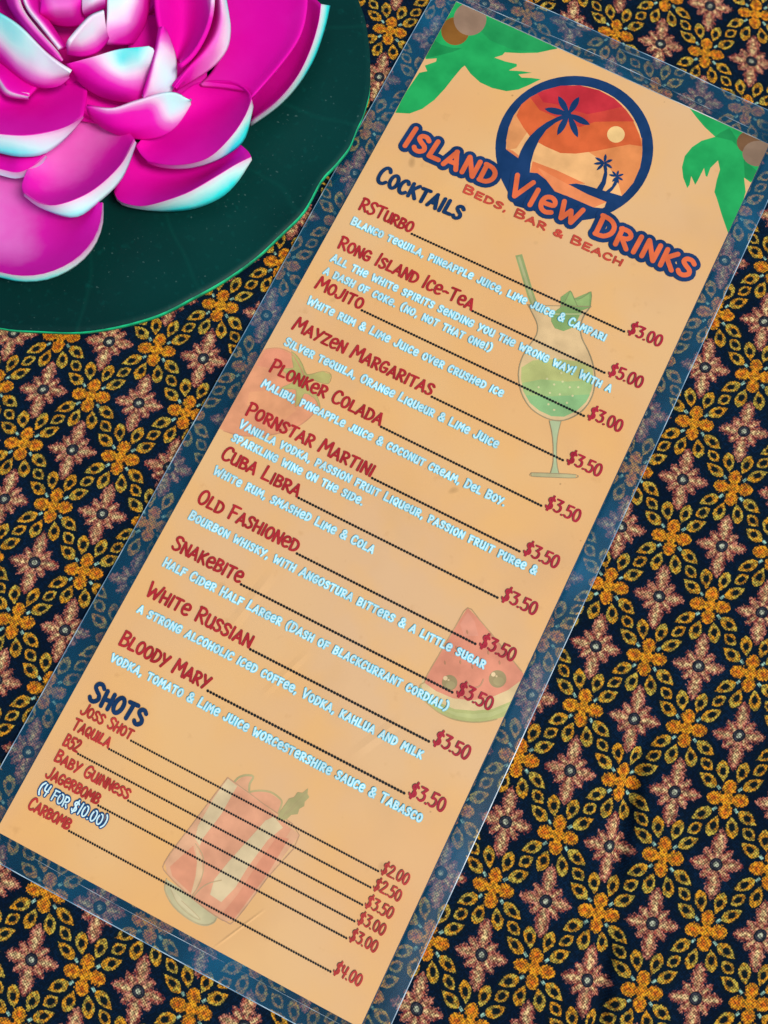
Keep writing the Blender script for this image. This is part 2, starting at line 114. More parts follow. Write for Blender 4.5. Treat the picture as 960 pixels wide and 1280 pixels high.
 ('cocktail_drawing', 'p', (183, 176, 129), [(33.99, 12.93), (39.88, 15.72), (46.44, 18.55), (46.68, 17.58), (40.4, 14.59), (34.44, 11.97)], 0),
 ('cocktail_drawing', 'l', (157, 142, 106), [(33.99, 12.93), (39.88, 15.72), (46.44, 18.55), (46.68, 17.58), (40.4, 14.59), (34.44, 11.97), (33.99, 12.93)], 0.24),
 ('fruit_drawing', 'p', (223, 154, 112), [(-57.91, 10.16), (-56.76, 11.08), (-54.53, 12.62), (-52.14, 13.44), (-48.81, 13.34), (-43.91, 10.25), (-38.71, 5.65), (-34.15, 2.69), (-34.05, -1.07), (-35.6, -5.18), (-38.44, -8.99), (-42.84, -12.88), (-48.15, -15.91), (-51.98, -17.38), (-55.85, -17.94), (-57.74, -17.86)], 0),
 ('fruit_drawing', 'p', (222, 146, 111), [(-56.75, 10.8), (-54.4, 12.39), (-52.02, 13.21), (-49.07, 12.96), (-47.26, 9.51), (-51.27, 6.49), (-57.04, 5.0)], 0),
 ('fruit_drawing', 'p', (227, 160, 113), [(-54.81, -3.52), (-47.88, 0.97), (-42.45, 0.38), (-39.21, -2.26), (-41.28, -7.12), (-48.27, -8.78), (-53.52, -7.64)], 0),
 ('fruit_drawing', 'l', (204, 145, 107), [(-56.76, 11.08), (-54.53, 12.62), (-52.14, 13.44), (-48.81, 13.34), (-43.91, 10.25), (-38.71, 5.65), (-34.15, 2.69), (-34.05, -1.07), (-35.6, -5.18), (-38.44, -8.99), (-42.84, -12.88), (-48.15, -15.91), (-51.98, -17.38), (-55.85, -17.94)], 0.3),
 ('fruit_drawing', 'p', (183, 177, 106), [(-49.22, 13.96), (-47.82, 11.65), (-46.32, 9.5), (-48.8, 7.99), (-48.82, 7.16), (-45.85, 6.83), (-44.21, 5.49), (-46.82, 1.61), (-42.34, 3.7), (-39.95, -1.21), (-39.32, 1.5), (-39.47, 3.72), (-37.92, 4.13), (-35.37, 3.51), (-32.84, 1.69), (-34.56, 3.92), (-36.84, 5.64), (-39.67, 6.6), (-40.99, 8.59), (-37.23, 9.06), (-34.23, 10.01), (-34.85, 12.93), (-37.69, 12.64), (-41.45, 9.56), (-44.24, 11.78), (-47.03, 13.52)], 0),
 ('fruit_drawing', 'l', (176, 160, 104), [(-49.22, 13.96), (-47.82, 11.65), (-46.32, 9.5), (-48.8, 7.99), (-48.82, 7.16), (-45.85, 6.83), (-44.21, 5.49), (-46.82, 1.61), (-42.34, 3.7), (-39.95, -1.21), (-39.32, 1.5), (-39.47, 3.72), (-37.92, 4.13), (-35.37, 3.51), (-32.84, 1.69), (-34.56, 3.92), (-36.84, 5.64), (-39.67, 6.6), (-40.99, 8.59), (-37.23, 9.06), (-34.23, 10.01), (-34.85, 12.93), (-37.69, 12.64), (-41.45, 9.56), (-44.24, 11.78), (-47.03, 13.52), (-49.22, 13.96)], 0.22),
 ('watermelon_drawing', 'p', (179, 183, 115), [(31.45, -59.0), (32.56, -61.42), (35.02, -62.73), (38.97, -63.71), (42.06, -63.85), (45.34, -63.48), (50.14, -61.83), (54.46, -59.16), (58.33, -55.5), (60.04, -52.74), (59.83, -48.61), (57.56, -43.77)], 0),
 ('watermelon_drawing', 'p', (188, 192, 126), [(34.01, -61.54), (38.22, -62.18), (44.43, -61.61), (49.12, -59.69), (53.74, -56.74), (57.92, -51.9), (57.95, -53.79), (54.01, -58.21), (49.69, -60.88), (44.84, -62.46), (38.9, -62.69)], 0),
 ('watermelon_drawing', 'p', (222, 195, 143), [(31.38, -57.53), (32.47, -60.19), (37.38, -61.34), (43.64, -60.87), (48.71, -58.84), (53.39, -55.99), (57.06, -51.91), (59.26, -47.4), (57.49, -42.51)], 0),
 ('watermelon_drawing', 'p', (222, 144, 113), [(34.33, -32.76), (33.47, -38.98), (32.82, -47.57), (32.19, -55.2), (32.39, -58.09), (36.51, -58.68), (41.97, -58.32), (47.08, -56.35), (51.64, -53.22), (55.25, -48.99), (57.93, -44.01), (57.32, -42.69), (53.66, -41.0), (45.83, -37.35), (39.19, -34.44)], 0),
 ('watermelon_drawing', 'p', (225, 152, 123), [(34.88, -33.89), (34.36, -38.1), (36.94, -40.73), (40.82, -38.78), (37.91, -35.44)], 0),
 ('watermelon_drawing', 'l', (188, 152, 107), [(32.39, -58.09), (32.19, -55.2), (32.82, -47.57), (33.47, -38.98), (34.33, -32.76), (39.19, -34.44), (45.83, -37.35), (53.66, -41.0), (57.39, -42.65)], 0.35),
 ('watermelon_drawing', 'l', (184, 160, 109), [(32.39, -58.09), (31.62, -59.34), (32.56, -61.42), (35.02, -62.73), (38.97, -63.71), (42.06, -63.85), (45.34, -63.48), (50.14, -61.83), (54.46, -59.16), (58.33, -55.5), (59.76, -53.52)], 0.35),
 ('watermelon_drawing', 'p', (159, 142, 98), [(53.48, -46.33), (53.68, -46.96), (53.71, -47.62), (53.56, -48.28), (53.26, -48.88), (52.81, -49.39), (52.25, -49.77), (51.61, -49.99), (50.95, -50.04), (50.3, -49.92), (49.7, -49.63), (49.21, -49.2), (48.85, -48.65), (48.65, -48.02), (48.62, -47.35), (48.76, -46.69), (49.07, -46.09), (49.52, -45.58), (50.08, -45.2), (50.72, -44.98), (51.38, -44.93), (52.04, -45.05), (52.63, -45.34), (53.12, -45.78)], 0),
 ('watermelon_drawing', 'p', (168, 153, 106), [(53.17, -47.25), (53.27, -47.68), (53.18, -48.15), (52.92, -48.6), (52.52, -48.97), (52.02, -49.22), (51.49, -49.32), (50.99, -49.25), (50.58, -49.03), (50.31, -48.69), (50.21, -48.25), (50.29, -47.79), (50.55, -47.34), (50.96, -46.97), (51.46, -46.72), (51.99, -46.62), (52.49, -46.69), (52.9, -46.9)], 0),
 ('watermelon_drawing', 'p', (229, 201, 153), [(50.08, -46.57), (50.14, -46.91), (50.02, -47.23), (49.76, -47.46), (49.43, -47.53), (49.11, -47.43), (48.89, -47.17), (48.83, -46.84), (48.94, -46.51), (49.2, -46.28), (49.54, -46.21), (49.86, -46.32)], 0),
 ('watermelon_drawing', 'p', (217, 191, 143), [(50.84, -46.8), (50.85, -47.03), (50.69, -47.21), (50.45, -47.23), (50.28, -47.08), (50.26, -46.84), (50.42, -46.66), (50.66, -46.64)], 0),
 ('watermelon_drawing', 'p', (159, 142, 98), [(41.06, -53.75), (41.24, -54.3), (41.27, -54.88), (41.15, -55.46), (40.88, -55.98), (40.49, -56.43), (40.0, -56.76), (39.44, -56.95), (38.86, -57.0), (38.28, -56.89), (37.76, -56.64), (37.32, -56.26), (37.0, -55.78), (36.82, -55.23), (36.79, -54.65), (36.91, -54.08), (37.18, -53.55), (37.57, -53.1), (38.06, -52.77), (38.62, -52.58), (39.21, -52.53), (39.78, -52.64), (40.3, -52.89), (40.74, -53.27)], 0),
 ('watermelon_drawing', 'p', (168, 153, 106), [(40.87, -54.62), (40.96, -54.99), (40.88, -55.4), (40.66, -55.79), (40.3, -56.11), (39.87, -56.33), (39.4, -56.42), (38.96, -56.37), (38.6, -56.18), (38.35, -55.87), (38.26, -55.5), (38.34, -55.09), (38.56, -54.7), (38.92, -54.37), (39.35, -54.16), (39.82, -54.07), (40.26, -54.12), (40.63, -54.31)], 0),
 ('watermelon_drawing', 'p', (229, 201, 153), [(37.94, -53.86), (38.0, -54.19), (37.89, -54.52), (37.63, -54.74), (37.29, -54.82), (36.97, -54.71), (36.75, -54.46), (36.69, -54.13), (36.8, -53.8), (37.06, -53.58), (37.39, -53.5), (37.72, -53.61)], 0),
 ('watermelon_drawing', 'p', (217, 191, 143), [(38.7, -54.08), (38.71, -54.32), (38.55, -54.5), (38.31, -54.51), (38.14, -54.36), (38.12, -54.13), (38.28, -53.95), (38.52, -53.93)], 0),
 ('watermelon_drawing', 'l', (189, 142, 107), [(43.19, -52.04), (44.57, -52.93), (46.23, -52.78), (47.44, -51.49), (47.47, -49.47)], 0.45),
 ('watermelon_drawing', 'p', (186, 134, 98), [(36.91, -38.65), (36.93, -39.06), (37.05, -39.4), (37.28, -39.67), (37.66, -39.84), (37.66, -39.42), (37.51, -39.1), (37.26, -38.84)], 0),
 ('watermelon_drawing', 'p', (186, 134, 98), [(34.92, -49.63), (34.94, -50.03), (35.06, -50.36), (35.29, -50.63), (35.66, -50.8), (35.67, -50.38), (35.52, -50.06), (35.27, -49.81)], 0),
 ('watermelon_drawing', 'p', (186, 134, 98), [(38.87, -47.43), (38.89, -47.83), (39.01, -48.16), (39.24, -48.43), (39.61, -48.6), (39.62, -48.19), (39.47, -47.87), (39.22, -47.61)], 0),
 ('watermelon_drawing', 'p', (186, 134, 98), [(42.61, -47.06), (42.63, -47.46), (42.75, -47.79), (42.98, -48.06), (43.35, -48.23), (43.36, -47.82), (43.21, -47.5), (42.97, -47.24)], 0),
 ('watermelon_drawing', 'p', (186, 134, 98), [(43.53, -36.19), (43.55, -36.6), (43.67, -36.94), (43.9, -37.21), (44.28, -37.39), (44.28, -36.97), (44.14, -36.64), (43.89, -36.38)], 0),
 ('watermelon_drawing', 'p', (186, 134, 98), [(49.32, -42.4), (49.33, -42.8), (49.45, -43.14), (49.68, -43.41), (50.05, -43.58), (50.06, -43.16), (49.92, -42.84), (49.67, -42.59)], 0),
 ('watermelon_drawing', 'p', (186, 134, 98), [(45.08, -41.28), (45.1, -41.69), (45.22, -42.03), (45.45, -42.3), (45.82, -42.47), (45.83, -42.05), (45.68, -41.73), (45.44, -41.47)], 0),
 ('watermelon_drawing', 'p', (186, 134, 98), [(36.05, -44.3), (36.06, -44.71), (36.19, -45.05), (36.42, -45.31), (36.79, -45.49), (36.8, -45.07), (36.65, -44.75), (36.4, -44.49)], 0),
 ('tumbler_drawing', 'p', (196, 187, 143), [(-8.34, -138.81), (-7.46, -141.45), (-3.22, -144.13), (2.54, -145.2), (6.72, -144.76), (8.86, -142.89), (8.97, -140.8), (0.53, -139.54)], 0),
 ('tumbler_drawing', 'p', (207, 194, 151), [(-6.78, -139.75), (-3.82, -142.38), (1.28, -143.59), (4.77, -143.9), (4.04, -143.24), (-1.2, -141.77)], 0),
 ('tumbler_drawing', 'p', (222, 161, 123), [(-5.97, -107.14), (1.2, -107.85), (5.89, -105.37), (10.71, -105.95), (11.6, -109.76)], 0),
 ('tumbler_drawing', 'l', (184, 168, 116), [(1.32, -107.79), (3.39, -106.33), (6.55, -105.18), (9.28, -105.39), (10.86, -106.23), (11.3, -109.2)], 0.55),
 ('tumbler_drawing', 'p', (219, 165, 125), [(-3.58, -107.38), (-2.17, -104.39), (0.34, -103.71), (1.14, -107.74)], 0),
 ('tumbler_drawing', 'l', (178, 168, 117), [(-3.94, -107.41), (-3.36, -105.69), (-1.87, -104.24), (0.27, -103.6), (0.26, -105.82), (1.08, -107.62)], 0.6),
 ('tumbler_drawing', 'p', (221, 170, 130), [(-6.15, -107.09), (6.26, -108.88), (19.41, -111.85), (16.71, -125.69), (13.9, -139.71), (11.73, -141.13), (8.04, -141.12), (0.39, -139.96), (-8.91, -137.51), (-11.07, -134.99), (-9.33, -124.39)], 0),
 ('tumbler_drawing', 'p', (221, 159, 122), [(-2.53, -107.92), (7.15, -109.14), (16.62, -111.48), (15.4, -123.24), (11.58, -139.51), (7.23, -140.98), (0.24, -139.69), (-2.17, -131.96), (-4.88, -125.67), (-3.19, -116.41)], 0),
 ('tumbler_drawing', 'p', (217, 146, 112), [(17.2, -114.0), (16.27, -124.87), (13.47, -139.59), (9.7, -140.1), (11.29, -133.52), (12.47, -123.31), (13.95, -114.91)], 0),
 ('tumbler_drawing', 'p', (219, 150, 114), [(-9.18, -135.44), (-6.04, -127.64), (-2.17, -131.96), (-0.06, -139.15), (-7.39, -137.31)], 0),
 ('tumbler_drawing', 'p', (215, 193, 149), [(-6.03, -107.31), (-2.68, -107.93), (-3.04, -116.69), (-4.59, -124.83), (-4.39, -126.82), (-6.47, -125.76), (-7.43, -122.39), (-7.03, -113.51)], 0),
 ('tumbler_drawing', 'p', (214, 193, 149), [(8.99, -112.6), (10.56, -110.63), (14.31, -112.07), (12.04, -116.91), (10.42, -125.71), (9.84, -132.19), (8.15, -137.26), (4.42, -136.93), (3.56, -132.91), (4.85, -127.09), (7.18, -118.98)], 0),
 ('tumbler_drawing', 'p', (217, 183, 139), [(-5.45, -127.35), (-2.31, -129.26), (-0.1, -133.0), (0.22, -137.64), (-0.32, -139.62), (-1.56, -134.41), (-3.0, -130.99)], 0),
 ('tumbler_drawing', 'l', (190, 163, 121), [(-5.69, -126.91), (-2.76, -128.44), (-0.7, -131.23), (0.35, -135.18), (0.12, -139.88)], 0.3),
 ('tumbler_drawing', 'l', (190, 163, 121), [(0.47, -140.12), (1.24, -136.8), (2.83, -134.3), (5.4, -132.2)], 0.3),
 ('tumbler_drawing', 'l', (193, 152, 116), [(-6.15, -107.09), (6.26, -108.88), (19.41, -111.85), (16.71, -125.69), (13.9, -139.71), (11.73, -141.13), (8.04, -141.12), (0.39, -139.96), (-8.91, -137.51), (-11.07, -134.99), (-9.33, -124.39), (-6.15, -107.09)], 0.28),
 ('tumbler_drawing', 'l', (186, 169, 127), [(-8.43, -138.65), (-7.46, -141.45), (-3.22, -144.13), (2.54, -145.2), (6.72, -144.76), (8.86, -142.89), (8.94, -141.15)], 0.35),
 ('tumbler_drawing', 'l', (190, 172, 131), [(-5.89, -140.67), (-2.36, -143.02), (2.31, -144.1), (5.15, -143.91), (3.23, -143.1), (-1.9, -141.84)], 0.2),
 ('tumbler_drawing', 'p', (172, 163, 110), [(11.95, -111.13), (11.48, -109.11), (11.78, -106.84), (12.13, -104.39), (13.26, -103.4), (13.56, -101.69), (14.87, -101.32), (15.71, -99.48), (16.3, -100.89), (17.19, -101.45), (16.59, -103.17), (17.0, -104.24), (16.11, -105.53), (16.37, -107.03), (14.8, -108.02), (14.2, -109.73)], 0),
 ('tumbler_drawing', 'l', (171, 156, 109), [(12.96, -109.08), (13.38, -105.33)], 0.22),
 ('tumbler_drawing', 'l', (171, 156, 109), [(13.52, -108.45), (15.46, -103.59)], 0.22),
 ('tumbler_drawing', 'l', (171, 156, 109), [(12.87, -109.48), (15.77, -100.59)], 0.22),
]
HEART = (-152.03, 74.04)
PAD = [(-131.03, -20.99), (-119.63, -16.46), (-108.68, -11.15), (-98.8, -3.92), (-89.76, 4.92), (-83.55, 13.96), (-77.6, 23.66), (-72.35, 34.86), (-69.15, 44.8), (-66.22, 55.45), (-66.26, 67.31), (-64.68, 74.53), (-63.61, 81.69), (-64.33, 88.45), (-64.57, 92.63), (-65.52, 97.93), (-67.32, 103.78), (-72.57, 114.14), (-79.06, 124.04), (-85.45, 130.79), (-92.51, 137.31), (-104.01, 145.06), (-124.55, 155.31), (-151.23, 159.14), (-179.98, 154.82), (-207.24, 142.22), (-231.08, 124.17), (-248.74, 96.96), (-252.35, 63.8), (-243.52, 31.66), (-224.27, 4.81), (-199.24, -13.09), (-172.42, -23.22), (-149.93, -24.87)]
PETALS = [
 ('W', [([(-144.81, 53.79, 24.0), (-130.2, 61.39, 24.0), (-116.55, 67.31, 22.0)], [0]), ([(-143.14, 51.0, 18.0), (-129.91, 58.73, 17.0), (-115.16, 67.15, 17.0)], [0]), ([(-137.32, 45.95, 15.0), (-126.51, 50.85, 14.0), (-113.55, 62.2, 13.0)], [0])]),
 ('W', [([(-134.59, 78.67, 24.0), (-125.07, 83.64, 24.0), (-110.1, 90.39, 22.0)], [0]), ([(-133.1, 71.13, 20.0), (-121.7, 74.95, 19.0), (-111.44, 80.61, 17.0)], [0]), ([(-128.34, 62.71, 16.0), (-117.87, 65.95, 15.0), (-108.19, 73.38, 14.0)], [0, 0.1, 0.3])]),
 ('N', [([(-121.52, 117.14, 9.0), (-109.99, 106.61, 9.0), (-103.65, 92.06, 9.0), (-101.0, 79.1, 9.0)], [0.1]), ([(-107.7, 124.37, 9.0), (-100.07, 108.52, 9.0), (-96.86, 95.6, 9.0), (-97.33, 76.28, 9.0)], [0]), ([(-97.69, 119.79, 12.0), (-93.02, 110.83, 12.0), (-90.74, 102.37, 12.0), (-89.51, 91.9, 12.0), (-91.16, 81.63, 12.0), (-93.64, 72.27, 12.0)], [0]), ([(-90.15, 114.71, 16.0), (-87.68, 108.04, 16.0), (-85.69, 98.84, 16.0), (-85.03, 88.76, 16.0), (-86.75, 78.34, 16.0), (-90.58, 68.91, 16.0)], [0]), ([(-90.46, 121.09, 9.0), (-87.99, 112.37, 9.0), (-86.1, 101.2, 9.0), (-86.35, 90.67, 9.0), (-88.5, 81.17, 9.0), (-92.85, 71.4, 9.0)], [1, 1, 1, 1, 0.85, 0.8, 0.7])]),
 ('A', [([(-175.18, 32.85, 7.0), (-164.13, 33.89, 7.0), (-156.35, 37.92, 7.0), (-149.98, 44.35, 7.0)], [0.3]), ([(-169.35, 12.13, 12.0), (-156.77, 11.75, 9.0), (-144.45, 17.96, 7.0), (-132.44, 25.81, 9.0), (-126.14, 32.95, 12.0)], [0.42, 0.42, 0.36, 0.15, 0]), ([(-162.2, -0.83, 17.0), (-149.12, -2.48, 12.0), (-134.67, 1.79, 10.0), (-123.74, 12.04, 12.0), (-118.04, 24.82, 17.0)], [0.42, 0.42, 0.36, 0.1, 0]), ([(-159.72, -5.92, 18.0), (-143.48, -10.24, 18.0), (-131.28, -8.16, 18.0), (-124.55, -5.96, 18.0), (-118.89, -1.94, 18.0), (-114.47, 4.24, 18.0), (-112.53, 11.29, 18.0), (-113.19, 18.04, 18.0), (-115.89, 24.38, 18.0)], [0.6, 0.6, 0.55, 0.45, 0.4, 0.4, 0.4, 0.4, 0.4]), ([(-162.67, -6.63, 14.0), (-145.48, -10.97, 14.0), (-133.07, -8.85, 14.0), (-126.09, -6.82, 14.0), (-119.74, -2.57, 14.0), (-115.16, 4.04, 14.0), (-113.26, 11.59, 14.0), (-114.38, 19.24, 14.0), (-117.86, 25.77, 14.0)], [1, 1, 1, 1, 1, 0.9, 0.7, 0.6, 0.6])]),
 ('D', [([(-123.67, 50.16, 9.0), (-112.27, 52.2, 8.0), (-100.33, 56.85, 9.0), (-90.38, 61.68, 14.0)], [0]), ([(-120.98, 38.57, 10.0), (-110.65, 43.37, 6.5), (-99.77, 50.21, 8.0), (-86.49, 59.76, 16.0)], [0]), ([(-118.23, 31.37, 12.0), (-113.81, 28.59, 14.0), (-106.6, 29.21, 16.0), (-101.41, 32.67, 17.0), (-95.6, 39.3, 17.0), (-90.68, 47.68, 17.0), (-87.24, 53.88, 17.0), (-84.3, 58.05, 17.0)], [0.1, 0.3, 0.4, 0.5, 0.5, 0.5, 0.4, 0.4]), ([(-119.6, 31.53, 9.0), (-116.09, 29.95, 8.0), (-108.66, 31.82, 8.0), (-101.34, 35.14, 8.0), (-95.27, 39.47, 8.0), (-89.82, 45.38, 9.0), (-86.74, 51.31, 11.0), (-84.49, 58.26, 15.0)], [0.5, 0.7, 0.9, 1, 1, 1, 1, 0.7])]),
 ('M', [([(-121.12, 108.69, 17.0), (-113.04, 93.82, 17.0), (-108.61, 80.54, 17.0), (-109.67, 72.3, 17.0)], [0, 0, 0.1, 0.3]), ([(-110.56, 113.13, 18.0), (-102.62, 98.26, 18.0), (-100.03, 85.62, 18.0), (-102.31, 74.48, 18.0)], [0, 0, 0, 0.2]), ([(-102.02, 115.98, 19.5), (-95.07, 102.27, 19.5), (-92.97, 90.98, 19.5), (-95.52, 75.18, 19.5)], [0]), ([(-96.19, 117.41, 21.0), (-90.83, 106.09, 21.0), (-88.64, 97.18, 21.0), (-89.26, 86.93, 21.0), (-91.71, 73.16, 21.0)], [0.03]), ([(-96.78, 119.26, 19.0), (-91.26, 107.89, 19.0), (-88.93, 98.65, 19.0), (-89.54, 88.01, 19.0), (-92.17, 73.88, 19.0)], [0.12])]),
 ('B', [([(-146.21, 47.57, 13.0), (-141.45, 51.58, 13.0), (-134.63, 52.04, 13.0)], [0.3]), ([(-142.98, 30.24, 16.0), (-140.07, 35.54, 11.0), (-133.39, 43.57, 11.0), (-125.23, 49.89, 16.0)], [0.38]), ([(-138.58, 18.63, 20.0), (-135.54, 21.53, 15.0), (-129.68, 28.92, 13.0), (-123.46, 38.86, 15.0), (-117.57, 46.2, 20.0)], [0.2, 0.3, 0.3, 0.2, 0.1]), ([(-135.1, 15.18, 22.0), (-129.33, 14.48, 22.0), (-124.09, 16.9, 22.0), (-118.04, 24.83, 22.0), (-114.81, 35.5, 22.0), (-115.07, 44.46, 22.0)], [0.3, 0.5, 0.5, 0.5, 0.5, 0.5]), ([(-138.1, 15.92, 17.0), (-131.29, 14.81, 17.0), (-121.5, 16.69, 17.0), (-117.52, 23.92, 17.0), (-115.05, 34.36, 17.0), (-116.97, 46.2, 17.0)], [0.6, 0.9, 0.9, 0.8, 0.8, 0.8])]),
 ('K', [([(-160.39, 23.48, 15.0), (-151.72, 27.67, 15.0), (-145.79, 31.78, 15.0), (-141.73, 33.89, 15.0)], [0]), ([(-159.76, 17.56, 17.0), (-148.93, 20.22, 17.0), (-142.93, 21.43, 18.0), (-139.86, 25.49, 18.0), (-138.47, 29.87, 18.0)], [0.1]), ([(-162.02, 17.14, 14.0), (-150.11, 19.44, 14.0), (-144.77, 21.01, 14.0), (-141.39, 25.42, 14.0), (-140.55, 31.07, 14.0)], [0.8])]),
 ('E', [([(-117.33, 45.74, 16.0), (-116.99, 58.83, 14.0), (-112.21, 71.4, 16.0), (-102.61, 75.42, 19.0), (-97.22, 75.97, 20.0)], [0]), ([(-114.74, 44.1, 16.0), (-112.24, 56.8, 12.0), (-105.99, 68.5, 12.0), (-97.23, 74.94, 17.0), (-93.04, 74.12, 21.0)], [0]), ([(-111.35, 42.59, 17.0), (-104.09, 43.39, 19.0), (-97.51, 46.64, 20.0), (-93.51, 51.62, 20.0), (-90.86, 59.54, 21.0), (-89.98, 66.25, 22.0), (-90.8, 72.03, 22.0)], [0, 0.3, 0.4, 0.45, 0.5, 0.5, 0.4]), ([(-111.91, 42.9, 15.0), (-107.33, 44.06, 14.0), (-100.81, 47.28, 14.0), (-95.71, 51.86, 14.0), (-91.9, 57.58, 14.0), (-89.68, 63.83, 15.0), (-90.97, 72.34, 18.0)], [0.2, 0.5, 0.7, 0.8, 1, 1, 0.7])]),
 ('L', [([(-120.38, 100.41, 25.0), (-113.45, 90.22, 25.0), (-111.16, 82.33, 25.0), (-110.99, 73.44, 25.0), (-112.7, 64.41, 25.0)], [0]), ([(-113.82, 97.35, 31.0), (-107.42, 87.28, 31.0), (-105.01, 80.45, 31.0), (-105.87, 74.39, 30.0), (-108.06, 68.35, 29.0), (-109.45, 61.56, 28.0)], [0.5, 0.5, 0.4, 0.3, 0.2, 0]), ([(-115.92, 101.66, 26.0), (-107.56, 90.76, 26.0), (-104.95, 86.32, 25.0), (-103.92, 81.79, 24.0), (-105.09, 76.56, 23.0), (-107.39, 70.88, 23.0), (-111.39, 63.45, 23.0)], [1, 0.95, 0.9, 0.8, 0.6, 0.35, 0])]),
 ('Q', [([(-126.37, 85.37, 36.0), (-121.57, 76.85, 34.0), (-118.75, 73.04, 32.0), (-115.49, 69.79, 28.0)], [0]), ([(-127.15, 95.78, 26.0), (-120.72, 85.41, 26.0), (-116.83, 78.4, 26.0), (-114.55, 70.66, 26.0)], [0]), ([(-119.24, 95.6, 30.0), (-113.81, 86.45, 30.0), (-110.93, 77.6, 30.0), (-110.74, 68.22, 30.0)], [0]), ([(-113.86, 94.08, 34.0), (-109.39, 86.13, 34.0), (-106.99, 78.66, 34.0), (-106.62, 70.24, 34.0), (-108.26, 64.83, 34.0)], [0.8, 0.6, 0.1, 0, 0])]),
 ('C', [([(-168.71, 41.98, 20.0), (-160.95, 47.52, 20.0), (-152.47, 51.93, 20.0), (-145.72, 56.95, 20.0), (-140.59, 58.11, 20.0)], [0]), ([(-165.67, 29.93, 22.0), (-159.85, 38.34, 17.0), (-149.66, 44.69, 17.0), (-134.96, 51.04, 22.0)], [0]), ([(-163.14, 24.4, 25.0), (-154.26, 25.27, 25.0), (-148.63, 27.03, 25.0), (-142.31, 29.88, 25.0), (-136.7, 33.93, 25.0), (-132.55, 38.24, 25.0), (-130.31, 42.87, 25.0)], [0.4, 0.4, 0.4, 0.4, 0.4, 0.4, 0.2]), ([(-166.72, 23.01, 19.0), (-156.27, 22.84, 19.0), (-150.03, 23.87, 19.0), (-144.2, 25.58, 19.0), (-138.77, 29.11, 19.0), (-135.14, 34.17, 20.0), (-132.98, 39.63, 21.0), (-131.19, 43.62, 23.0)], [0.9, 0.9, 0.95, 0.95, 0.9, 0.8, 0.7, 0.4])]),
 ('T', [([(-172.03, 48.39, 21.0), (-161.14, 51.04, 21.0), (-148.85, 49.77, 22.0)], [0]), ([(-167.49, 42.55, 25.0), (-159.21, 43.47, 25.0), (-153.46, 41.32, 25.0), (-148.3, 42.23, 24.0)], [0.05]), ([(-167.56, 41.33, 25.0), (-159.33, 42.08, 25.0), (-153.48, 39.56, 25.0), (-148.04, 41.34, 24.0)], [0.65]), ([(-170.12, 41.24, 22.0), (-161.99, 41.89, 22.0), (-155.85, 39.45, 22.0), (-149.75, 41.14, 22.0)], [0.1])]),
 ('F', [([(-130.9, 45.74, 25.0), (-123.29, 48.28, 26.0), (-117.51, 52.75, 27.0), (-111.88, 57.41, 28.0), (-108.55, 59.71, 28.0), (-104.21, 60.66, 27.0)], [0.1, 0.6, 0.6, 0.6, 0.8, 0.8]), ([(-131.2, 45.51, 23.0), (-123.2, 46.79, 24.0), (-117.63, 51.14, 24.0), (-111.94, 55.87, 25.0), (-107.85, 58.61, 26.0), (-103.76, 60.32, 27.0)], [0, 0.1, 0.1, 0.2, 0.8, 0.8]), ([(-131.64, 45.76, 21.0), (-123.6, 45.51, 21.0), (-117.06, 48.32, 21.0), (-111.26, 53.01, 22.0), (-107.38, 56.74, 24.0), (-103.97, 60.47, 26.0)], [0, 0, 0, 0.1, 0.7, 0.75]), ([(-132.81, 46.58, 18.0), (-128.0, 45.7, 17.0), (-121.98, 46.62, 16.0), (-115.16, 49.25, 16.0), (-110.07, 52.11, 18.0), (-106.62, 55.79, 21.0), (-104.19, 60.63, 25.0)], [0, 0, 0, 0, 0.1, 0.4, 0.6])]),
 ('H', [([(-117.72, 71.1, 36.0), (-116.32, 65.19, 34.0), (-115.82, 60.16, 32.0), (-116.56, 55.41, 28.0)], [0]), ([(-116.01, 71.57, 37.0), (-114.59, 66.57, 35.0), (-113.99, 61.62, 33.0), (-114.92, 56.83, 29.0), (-116.09, 54.93, 27.0)], [0.1, 0.55, 0.7, 0.6, 0.4]), ([(-116.25, 72.68, 34.0), (-114.16, 71.01, 29.0), (-112.35, 67.94, 27.0), (-111.36, 63.93, 25.0), (-112.64, 60.16, 24.0), (-117.39, 55.94, 24.0)], [0.3, 0.7, 0.8, 0.8, 0.6, 0.4])]),
 ('G', [([(-138.62, 52.07, 31.0), (-130.88, 57.11, 33.0), (-125.18, 61.43, 34.0), (-119.89, 64.09, 35.0), (-117.1, 65.54, 35.0), (-115.65, 65.04, 33.0)], [0.1, 0.4, 0.6, 0.9, 1, 0.7]), ([(-137.89, 51.64, 30.0), (-130.54, 55.12, 31.0), (-124.87, 58.94, 31.0), (-120.41, 60.91, 32.0), (-116.89, 62.75, 32.0), (-115.77, 64.47, 32.0)], [0, 0.15, 0.5, 0.85, 0.8, 0.6]), ([(-137.75, 52.09, 27.0), (-130.56, 52.34, 27.0), (-124.79, 53.89, 27.0), (-120.43, 56.73, 27.0), (-117.97, 61.19, 28.0), (-116.43, 64.53, 30.0)], [0, 0, 0.05, 0.2, 0.4, 0.4]), ([(-138.65, 52.54, 24.0), (-133.79, 52.08, 22.0), (-129.09, 52.71, 21.0), (-123.83, 54.25, 21.0), (-119.64, 55.88, 22.0), (-117.57, 60.41, 25.0), (-116.66, 64.61, 29.0)], [0, 0, 0, 0, 0.05, 0.1, 0.3])]),
